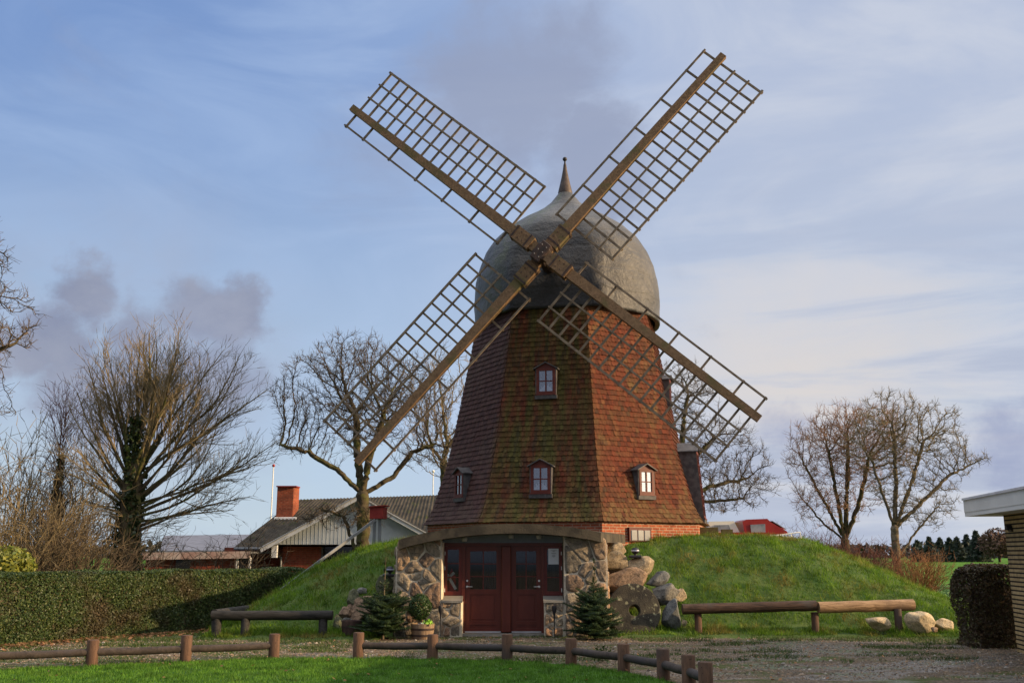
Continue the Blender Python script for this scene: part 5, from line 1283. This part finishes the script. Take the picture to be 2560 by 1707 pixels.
dup(rA, gp(1840, 50), 4.4, 1.0, 'red brown shrub furthest left, behind the boat cabin')

# ================================================================ hedges
def hedge_leaves(a, b, depth, h, n, size, r, seed, rnd=.15, ends=False):
    """leaves on the front, top and ends of a clipped hedge from a to b (ground points of its front face)"""
    a, b = Vector(a), Vector(b); d = (b-a); L = d.length; d /= L; nrm = Vector((d.y, -d.x, 0))
    s = r.random(n)*L; q = r.random(n); per = h+depth+h*.4; u = q*per; P = np.empty((n, 3)); Nn = np.empty((n, 3))
    for i in range(n):
        bul = .13*mnoise.noise((s[i]*.9, u[i]*1.2, seed))+.05*mnoise.noise((s[i]*3, u[i]*3, seed)); j = abs(r.normal())*.035-.02
        if u[i] < h: o_ = nrm*(bul-j); z = u[i]; nn = nrm
        elif u[i] < h+depth: o_ = -nrm*(u[i]-h); z = h+bul*.5-j; nn = Vector((0, 0, 1))
        else: o_ = -nrm*(depth+bul); z = h-(u[i]-h-depth); nn = -nrm
        e = h-z
        if u[i] < h and e < rnd: o_ -= nrm*(rnd-e)**2*(.5/rnd)
        if h <= u[i] < h+depth: z -= max(0, rnd*.6-(u[i]-h))**2*(.6/rnd)
        if ends: ee = min(s[i], L-s[i]); z = min(z, h-max(0, rnd-ee)**2*(.9/rnd)+.03*r.normal())
        p = a+d*s[i]+o_; P[i] = (p.x, p.y, max(.02, z)); Nn[i] = nn
    return leaf_quads(P, size, r, .6, Nn, .9), nrm, d, L
hA_, hB_ = gnd(-130, 1622), Vector((-5.6, 28.2, 0)); hA_ = hA_+(hA_-hB_).normalized()*5; r = np.random.default_rng(8)
(Vb, Fb), nrm, d, L = hedge_leaves(hA_, hB_, 1.1, 1.43, 150000, .025, r, 2.)
hd = thing('clipped_hedge', 'long clipped green hedge behind the fence at left', 'hedge', tuple(hA_))
finish('leaves', np_mesh('leaves', Vb, Fb), MAT['hedge_leaf'], hd)
m = MB(); q = [hA_-nrm*.10, hB_-nrm*.10, hB_-nrm*1.0, hA_-nrm*1.0]; m.prism([(p.x, p.y, -.05) for p in q], (0, 0, 1.38)); m.build('twig_core', MAT['twig'], hd)
# right hand trimmed bush
c = at(2474, 1520, 20.9); c.z = 0; (V1, F1), *_ = hedge_leaves((c.x-.50, c.y-.45, 0), (c.x+.75, c.y-.45, 0), 1.0, 1.60, 14000, .024, r, 5., .38, True)
(V2, F2), *_ = hedge_leaves((c.x-.52, c.y+.55, 0), (c.x-.52, c.y-.45, 0), .6, 1.56, 11000, .024, r, 6., .38, True)
hb = thing('beech_bush', 'clipped dark brown bush beside the yellow brick wall', 'bush', tuple(c))
finish('leaves', np_mesh('leaves', np.concatenate([V1, V2]), np.concatenate([F1, F2+len(V1)])), MAT['hedge_brown'], hb)
m = MB(); m.box(c+Vector((.12, .05, .62)), (.95, .75, 1.36), None, .28); m.build('twig_core', MAT['twig'], hb)
# yellow shrub above the hedge
c = at(20, 1418, 23.6); P, D = sphere_pts(2600, np.array(c), (.62, .6, .50), r, .45); Vb, Fb = leaf_quads(P, .055, r, .5, D, 1.0)
ys_ = thing('variegated_shrub', 'yellow green leafy shrub rising over the hedge at the left edge', 'shrub', (c.x, c.y, 0))
finish('foliage', np_mesh('foliage', Vb, Fb), MAT['variegated'], ys_); m = MB(); m.tube([Vector((c.x, c.y, 0)), c], .04, 6); m.build('stem', MAT['twig'], ys_)
# fallen leaves along the hedge
n = 2600; s = r.random(n); off = np.abs(r.normal(size=n))*.42+.05; P = np.array(hA_)[None]+np.array(d)[None]*(s*L*.86)[:, None]+np.array(nrm)[None]*off[:, None]; P[:, 2] = .012+.02*r.random(n)
Vb, Fb = leaf_quads(P, .05, r, .7, np.tile([0, 0, 1.], (n, 1)), .5)
kind(finish('fallen_leaves', np_mesh('fallen_leaves', Vb, Fb), MAT['dead_leaf']), 'stuff', 'fallen brown leaves along the foot of the hedge')
# a few dead leaves blown over lawn and gravel
rl_ = np.random.default_rng(91); n = 420; x = rl_.uniform(-10.5, 9, n); y = rl_.uniform(15, 23, n); P = np.stack([x, y, .02+.03*rl_.random(n)], 1)
Vb, Fb = leaf_quads(P, .028, rl_, .65, np.tile([0, 0, 1.], (n, 1)), .6)
kind(finish('leaf_litter', np_mesh('leaf_litter', Vb, Fb), MAT['dead_leaf']), 'stuff', 'scattered dead leaves on lawn and gravel')
# rape plants at the field's near edge
def field_place(r, n):
    y = 31+24*r.random(n)**1.7; x = 9.8+22*r.random(n); return np.stack([x, y, .02+.22*r.random(n)], 1)
rf = np.random.default_rng(77); P = field_place(rf, 22000); Vb, Fb = leaf_quads(P, .085, rf, .7, np.tile([0, -.3, 1.], (len(P), 1)), .8)
MAT['rape'] = m_leaf('rape leaf', [(0, (.045, .11, .022)), (.6, (.09, .19, .04)), (1, (.16, .27, .08))])
kind(finish('field_crop', np_mesh('field_crop', Vb, Fb), MAT['rape']), 'stuff', 'leafy green crop growing in the field')

# ================================================================ brick house behind at left
YH = 42.0; ho = thing('brick_house', 'red brick house with grey boarded gable and corrugated roof behind the mound', 'house', tuple(gp(800, YH)))
apex, eL = at(898, 1243, YH), at(655, 1373, YH); half = apex.x-eL.x; eR = Vector((apex.x+half, YH, eL.z)); zb = at(800, 1361, YH).z
def corrugated(mb, p00, p10, p01, p11, pitch=.20, amp=.025, nrow=3):
    """sheet between two edges: p00-p10 is the eaves, p01-p11 the ridge"""
    p00, p10, p01, p11 = map(Vector, (p00, p10, p01, p11)); L = max((p10-p00).length, (p11-p01).length); nc = max(4, int(L/pitch*4)); nn = (p10-p00).cross(p01-p00).normalized()
    P = []
    for j in range(nrow+1):
        for i in range(nc+1):
            f = i/nc; a = p00.lerp(p10, f).lerp(p01.lerp(p11, f), j/nrow); P.append(a+nn*amp*math.sin(i*math.pi/2)+nn*(.015*(j % 2)))
    mb.add(P, [(j*(nc+1)+i, j*(nc+1)+i+1, (j+1)*(nc+1)+i+1, (j+1)*(nc+1)+i) for j in range(nrow) for i in range(nc)], True)
m = MB(); bk = 7.0
corrugated(m, eL+Vector((-.05, bk, 0)), eL+Vector((-.05, -.35, 0)), apex+Vector((0, bk, .03)), apex+Vector((0, -.35, .03)))
corrugated(m, eR+Vector((.05, -.35, 0)), eR+Vector((.05, bk, 0)), apex+Vector((0, -.35, .03)), apex+Vector((0, bk, .03)))
rl, rr_ = at(742, 1249, 47.5), at(1180, 1235, 48); el, er = at(585, 1368, 43.5), Vector((rr_.x+.5, 43.5, at(585, 1368, 43.5).z))
corrugated(m, el, er, rl, rr_, nrow=5); corrugated(m, (rl.x-1.2, 52, el.z), el, rl+Vector((0, .4, 0)), rl, nrow=4)
m.build('roof', MAT['corrugated'], ho)
m = MB(); m.quad((eL.x+.6, YH, zb), (eR.x-.6, YH, zb), (eR.x-.6, YH, zb+.01), (eL.x+.6, YH, zb+.01)); m.prism([(eL.x+.35, YH, zb), (eR.x-.35, YH, zb), (eR.x-.35, YH, eL.z+.12), (apex.x, YH, apex.z-.05), (eL.x+.35, YH, eL.z+.12)], (0, .15, 0))
for i in range(1, 44): x = eL.x+.4+(2*half-.8)*i/44; zt = lerp(eL.z+.1, apex.z-.08, 1-abs(x-apex.x)/half); m.box((x, YH-.001, (zb+zt)/2), (.018, .012, max(.02, zt-zb-.05)))
m.build('boarded_gable', MAT['siding'], ho)
m = MB()
for e_ in (eL, eR): m.bar(e_+Vector((0, -.30, -.02)), apex+Vector((0, -.30, -.02)), .04, .20, Vector((0, 0, 1)))
q = at(688, 1385, YH); m.box((q.x, YH-.12, q.z+.12), (.22, .2, .5)); m.build('barge_board', MAT['trim_grey'], ho)
m = MB(); x1, x2, x3 = at(706, 1390, YH+.5).x, at(803, 1390, YH+.5).x, at(960, 1390, YH+.5).x
m.wall((x1, YH+.5), (x2, YH+.5), 0, zb); m.wall((x1, YH+1.8), (x1, YH+.5), 0, zb); m.wall((x3, YH+.5), (eR.x, YH+.5), 0, zb); m.wall((x2, YH+.52), (x3, YH+.52), 0, .9); q = at(560, 1390, YH+1.8).x; m.wall((q, YH+1.8), (x1, YH+1.8), 0, zb-.1); m.build('wall', MAT['brick_house'], ho)
m = MB(); m.box(((x2+x3)/2, YH+.75, zb*.5+.4), (x3-x2, .1, zb-.85)); wi = m.build('window', MAT['dark_glass'], ho)
m = MB(); m.box((x2+.03, YH+.55, zb*.5+.4), (.07, .12, zb-.85)); m.box(((x2+x3)/2, YH+.55, zb*.5+.4), (.07, .12, zb-.85)); m.build('window_frame', MAT['lead'], wi)
c0, c1 = at(695, 1290, 46.3), at(742, 1290, 46.3); zt = at(718, 1218, 46.3).z; zc0 = at(718, 1297, 46.0).z; wch = c1.x-c0.x
m = MB(); ca_ = [(c0.x, 45.9), (c1.x-.12, 45.9), (c1.x, 46.6), (c0.x+.1, 46.6)]
for a, b in zip(ca_, ca_[1:]+ca_[:1]): m.wall(a, b, zc0, zt)
m.quad(*[(x, y, zt) for x, y in ca_]); ch = m.build('chimney', MAT['brick_chimney'], ho)
m = MB(); m.box(((c0.x+c1.x)/2, 46.2, zt+.02), (wch+.06, .85, .05)); m.build('chimney_cap', MAT['box_red'], ch)
m = MB(); q = at(718, 1296, 45.8).z; m.box(((c0.x+c1.x)/2+.02, 46.2, q-.12), (wch+.16, .9, .38), None, .03); m.build('chimney_flashing', MAT['white'], ch)
m = MB(); q = at(668, 1378, YH+.3); q2 = at(703, 1393, YH+.4); m.tube([q, q2, Vector((q2.x, q2.y, 0))], .045, 8); m.tube([at(585, 1371, 43.3), at(660, 1371, 43.3)], .06, 8); m.build('downpipe', MAT['galv'], ho)
# flat roofed annex
an = thing('flat_annex', 'low brick annex with flat roof and rusty white fascia, left of the gabled house', 'building', tuple(gp(480, 40)))
a0, a1 = at(345, 1381, 40), at(625, 1377, 40.5); m = MB(); m.wall((a0.x+.2, 40.35), (a1.x-.2, 40.8), 0, 1.75); m.build('wall', MAT['brick_house'], an)
hf = .28; m = MB(); m.prism([(a0.x, 40, a0.z-hf), (a1.x, 40.5, a1.z-hf), (a1.x, 40.5, a1.z), (a0.x, 40, a0.z)], (0, .06, 0)); m.build('fascia', MAT['rust_fascia'], an)
m = MB(); m.prism([(a0.x, 40.07, a0.z-.1), (a1.x, 40.57, a1.z-.1), (a1.x, 46, a1.z-.1), (a0.x, 46, a0.z-.1)], (0, 0, .08)); m.build('roof', MAT['asphalt_felt'], an)
for px0, px1, mt in ((438, 478, 'dark_glass'), (588, 622, 'dark_glass')):
    q0, q1 = at(px0, 1410, 40.3), at(px1, 1410, 40.5); m = MB(); m.box(((q0.x+q1.x)/2, 40.40 if px0 < 500 else 40.66, 1.2), (q1.x-q0.x, .1, .95)); w_ = m.build('window', MAT[mt], an)
    if px0 > 500:
        m = MB()
        for x in (q0.x, q1.x): m.box((x, 40.62, 1.2), (.09, .12, 1.0))
        m.box(((q0.x+q1.x)/2, 40.62, 1.71), (q1.x-q0.x, .12, .09)); m.build('window_frame', MAT['white'], w_)
# grey roofed shed further off
sh = thing('far_shed', 'distant low shed with blue grey roof seen through the hazels', 'shed', tuple(gp(540, 75)))
q0, q1, q2, q3 = at(400, 1376, 72), at(660, 1374, 72), at(650, 1335, 78), at(410, 1338, 78); m = MB(); m.quad(q0, q1, q2, q3); m.prism([q0, q1, (q1.x, q1.y, 0), (q0.x, q0.y, 0)], (0, .3, 0))
m.build('roof', simple('slate roof', (.13, .14, .17), (.17, .18, .22), 2, .7), sh)
m = MB(); m.wall((q0.x+.2, 71.9), (q1.x-.2, 71.9), 0, q0.z-.1); m.build('wall', MAT['plaster'], sh)
def pole(px, y0, y1, Y, label, knob):
    p = at(px, y1, Y); b = Vector((p.x, Y, 0)); t = thing('flagpole', label, 'flagpole', tuple(b)); zt = at(px, y0, Y).z
    m = MB(); m.tube([b, Vector((p.x, Y, zt))], [.042, .03], 8); m.build('pole', MAT['white'], t)
    m = MB(); m.lathe((p.x, Y, zt+.06), [(.09*math.cos(t_), .09*math.sin(t_)) for t_ in np.linspace(-1.5, 1.5, 8)], 10); m.build('knob', MAT[knob], t)
pole(677, 1166, 1300, 55, 'thin white flagpole with red knob behind the brick chimney', 'boat_red')
pole(1082, 1180, 1250, 60, 'thin white flagpole between the mill and the round crowned tree', 'white')

# ================================================================ boat behind the mound
bo = thing('cabin_boat', 'red and white cabin boat parked behind the grass mound', 'boat', tuple(at(1880, 1400, 40)))
def bp(px, py, Y=40.): return at(px, py, Y)
def side(m, pts, y0, y1): m.prism([bp(x, y, y0) for x, y in pts], (0, y1-y0, 0))
m = MB(); side(m, [(1730, 1336), (1925, 1336), (1984, 1341), (1968, 1362), (1940, 1385), (1760, 1385)], 39.2, 41.2); m.build('hull', MAT['boat_white'], bo)
m = MB(); side(m, [(1735, 1330), (1925, 1330), (1925, 1338), (1735, 1338)], 39.17, 41.23); m.build('rubbing_strake', MAT['boat_red'], bo)
m = MB(); side(m, [(1862, 1331), (1856, 1303), (1866, 1298), (1918, 1296), (1928, 1305), (1968, 1328), (1970, 1334), (1862, 1336)], 39.3, 41.1); cb = m.build('cabin', MAT['boat_red'], bo)
m = MB(); side(m, [(1878, 1331), (1876, 1311), (1913, 1309), (1914, 1331)], 39.27, 39.31); m.build('side_window', MAT['boat_glass'], cb)
m = MB(); P = [bp(1929, 1304, 39.4), bp(1964, 1325, 39.4)]; o_ = Vector((.02, 0, .03)); m.prism([P[0]+o_, P[1]+o_, P[1]+o_+Vector((0, 1.6, 0)), P[0]+o_+Vector((0, 1.6, 0))], (.012, 0, .018)); m.build('windscreen', MAT['boat_glass'], cb)
m = MB(); side(m, [(1770, 1331), (1772, 1303), (1835, 1302), (1850, 1331)], 39.4, 41.0); ac = m.build('aft_cabin', MAT['boat_white'], bo)
m = MB(); side(m, [(1785, 1326), (1786, 1312), (1822, 1311), (1828, 1326)], 39.37, 39.41); m.build('side_window', MAT['boat_glass'], ac)
m = MB()
for y in (39.3, 41.1): m.tube([bp(1926, 1340, y), bp(1975, 1333, y), bp(2000, 1330, y), bp(2004, 1352, y)], .022, 6)
m.tube([bp(2000, 1330, 39.3), bp(2000, 1330, 41.1)], .022, 6); m.tube([bp(1977, 1333, 39.3), bp(1980, 1345, 39.3)], .02, 6); m.build('bow_rail', MAT['boat_white'], bo)
m = MB(); side(m, [(1740, 1386), (2010, 1370), (2012, 1376), (1740, 1392)], 40.0, 40.3)
for px in (1800, 1850): q = bp(px, 1400); m.tube([Vector((q.x, 39.3, .33)), Vector((q.x, 39.5, .33))], .33, 18)
m.build('trailer', MAT['lead'], bo)

# ================================================================ yellow brick building at the right edge
rb = thing('brick_outbuilding', 'yellow brick building with deep white flat roof fascia at the right edge', 'building', (12, 15, 0))
W0 = Vector((9.71, 19.66, 0)); dl = Vector((-.61, -3.55, 0)).normalized(); dr = Vector((-dl.y, dl.x, 0))
W1 = W0+dl*14; W2 = W1+dr*9; W3 = W0+dr*9
m = MB(); m.wall(W0, W1, -.05, 2.62); m.wall(W1, W2, -.05, 2.62); m.wall(W2, W3, -.05, 2.62); m.wall(W3, W0, -.05, 2.62); wl = m.build('wall', MAT['brick_yellow'], rb)
C0 = Vector((9.37, 20.5, 0)); C1 = C0+dl*15.6; C2 = C1+dr*10.4; C3 = C0+dr*10.4; m = MB()
m.prism([Vector((p.x, p.y, 2.60)) for p in (C0, C1, C2, C3)], (0, 0, .32)); roof = m.build('roof', MAT['fascia'], rb)
m = MB()
for a, b in ((C0, C1), (C3, C0)):
    n2 = (b-a).normalized(); o_ = Vector((n2.y, -n2.x, 0))
    if o_.dot(a-(W0+W2)/2) < 0: o_ = -o_
    m.bar(a+o_*.02+Vector((0, 0, 2.80)), b+o_*.02+Vector((0, 0, 2.80)), .04, .24); m.bar(a+o_*.02+Vector((0, 0, 2.675)), b+o_*.02+Vector((0, 0, 2.675)), .024, .155)
m.build('fascia', MAT['fascia'], roof)
m = MB()
for a, b in ((C0, C1), (C3, C0)): m.bar(a+Vector((-.02, 0, 2.945)), b+Vector((-.02, 0, 2.945)), .10, .045)
m.build('edge_trim', MAT['alu'], roof)
q = W0+dl*.42; nrm_ = Vector((dl.y, -dl.x, 0)); nrm_ = nrm_ if nrm_.x < 0 else -nrm_; m = MB(); qc = Vector((q.x, q.y, 2.34))+nrm_*.01
rot_ = Matrix((dl, nrm_, Vector((0, 0, 1)))).transposed(); P = []
for j in range(7):
    for i in range(13):
        a = math.pi*i/12; e = .11*math.cos(j/6*math.pi/2*.9); P.append(qc+dl*(math.cos(a)*.10*math.cos(j*.12))+Vector((0, 0, math.sin(a)*.12-.05))*(1-.07*j)+nrm_*(.015*j))
m.add(P, [(j*13+i, j*13+i+1, (j+1)*13+i+1, (j+1)*13+i) for j in range(6) for i in range(12)]); m.add(P[-13:], [tuple(range(13))]); m.box(qc+Vector((0, 0, -.06)), (.2, .05, .02), rot_)
tag(m.build('wall_vent', MAT['brown_wire'], None, qc), 'black half round vent hood on the yellow brick wall', 'vent')

# ================================================================ far shelter belt beyond the field
def conifer(px, base_py, top_py, Y, w, label, seed):
    p = at(px, base_py, Y); p.z = 0; zt = at(px, top_py, Y).z; r = np.random.default_rng(seed); t = thing('conifer', label, 'conifer', tuple(p), 'conifers beyond the field')
    n = 900; f = r.random(n)**.8; a = r.uniform(0, 6.28, n); rad = w*(1-f)**.7*(.35+.75*r.random(n))*(1+.3*np.sin(f*40)); P = np.array(p)+np.stack([np.cos(a)*rad, np.sin(a)*rad, f*zt], 1)
    Vb, Fb = leaf_quads(P, .5, r, .5); finish('crown', np_mesh('crown', Vb, Fb), MAT['conifer'], t)
    m = MB(); m.tube([p, Vector((p.x, p.y, zt*.9))], [.22, .05], 6); m.build('trunk', MAT['twig'], t)
LB = ['furthest left conifer beyond the field, low and broad', 'second conifer from the left beyond the field', 'third conifer from the left beyond the field', 'middle conifer of the far row', 'conifer right of the middle of the far row', 'tall conifer left of the tallest one', 'tallest conifer of the far row', 'short conifer beside the brown far tree']
for i, (px, ty, w) in enumerate(((2295, 1352, 2.0), (2325, 1344, 2.0), (2352, 1346, 1.9), (2376, 1346, 1.9), (2395, 1344, 1.8), (2420, 1338, 2.0), (2444, 1328, 2.3), (2462, 1345, 1.7))): conifer(px, 1385, ty, 230+5*(i % 3), w, LB[i], 100+i)
r = np.random.default_rng(5); c = at(2495, 1358, 225); P, D = sphere_pts(2600, np.array(c), (4.6, 4, 3.4), r, .3); Vb, Fb = leaf_quads(P, .42, r, .4)
t = thing('broadleaf_tree', 'round brown leafless tree right of the far conifers', 'tree', (c.x, c.y, 0)); finish('crown', np_mesh('crown', Vb, Fb), simple('far twigs', (.10, .06, .045), (.14, .085, .06), 3, .9), t)
m = MB(); m.tube([Vector((c.x, c.y, 0)), c], .3, 6); m.build('trunk', MAT['twig'], t)
# low wooded skyline far off, one mass
n = 9000; rr2 = np.random.default_rng(6); x = rr2.uniform(-420, 420, n); y = 430+40*rr2.random(n); hgt = np.array([5.5+3*mnoise.noise((a*.03, 0, 2))+1.5*mnoise.noise((a*.2, 0, 5)) for a in x]); P = np.stack([x, y, rr2.random(n)*hgt], 1); Vb, Fb = leaf_quads(P, 1.6, rr2, .6)
kind(finish('far_wood', np_mesh('far_wood', Vb, Fb), simple('far wood leaf', (.05, .055, .05), (.085, .075, .065), .02, .9)), 'stuff', 'far off low wood along the horizon')
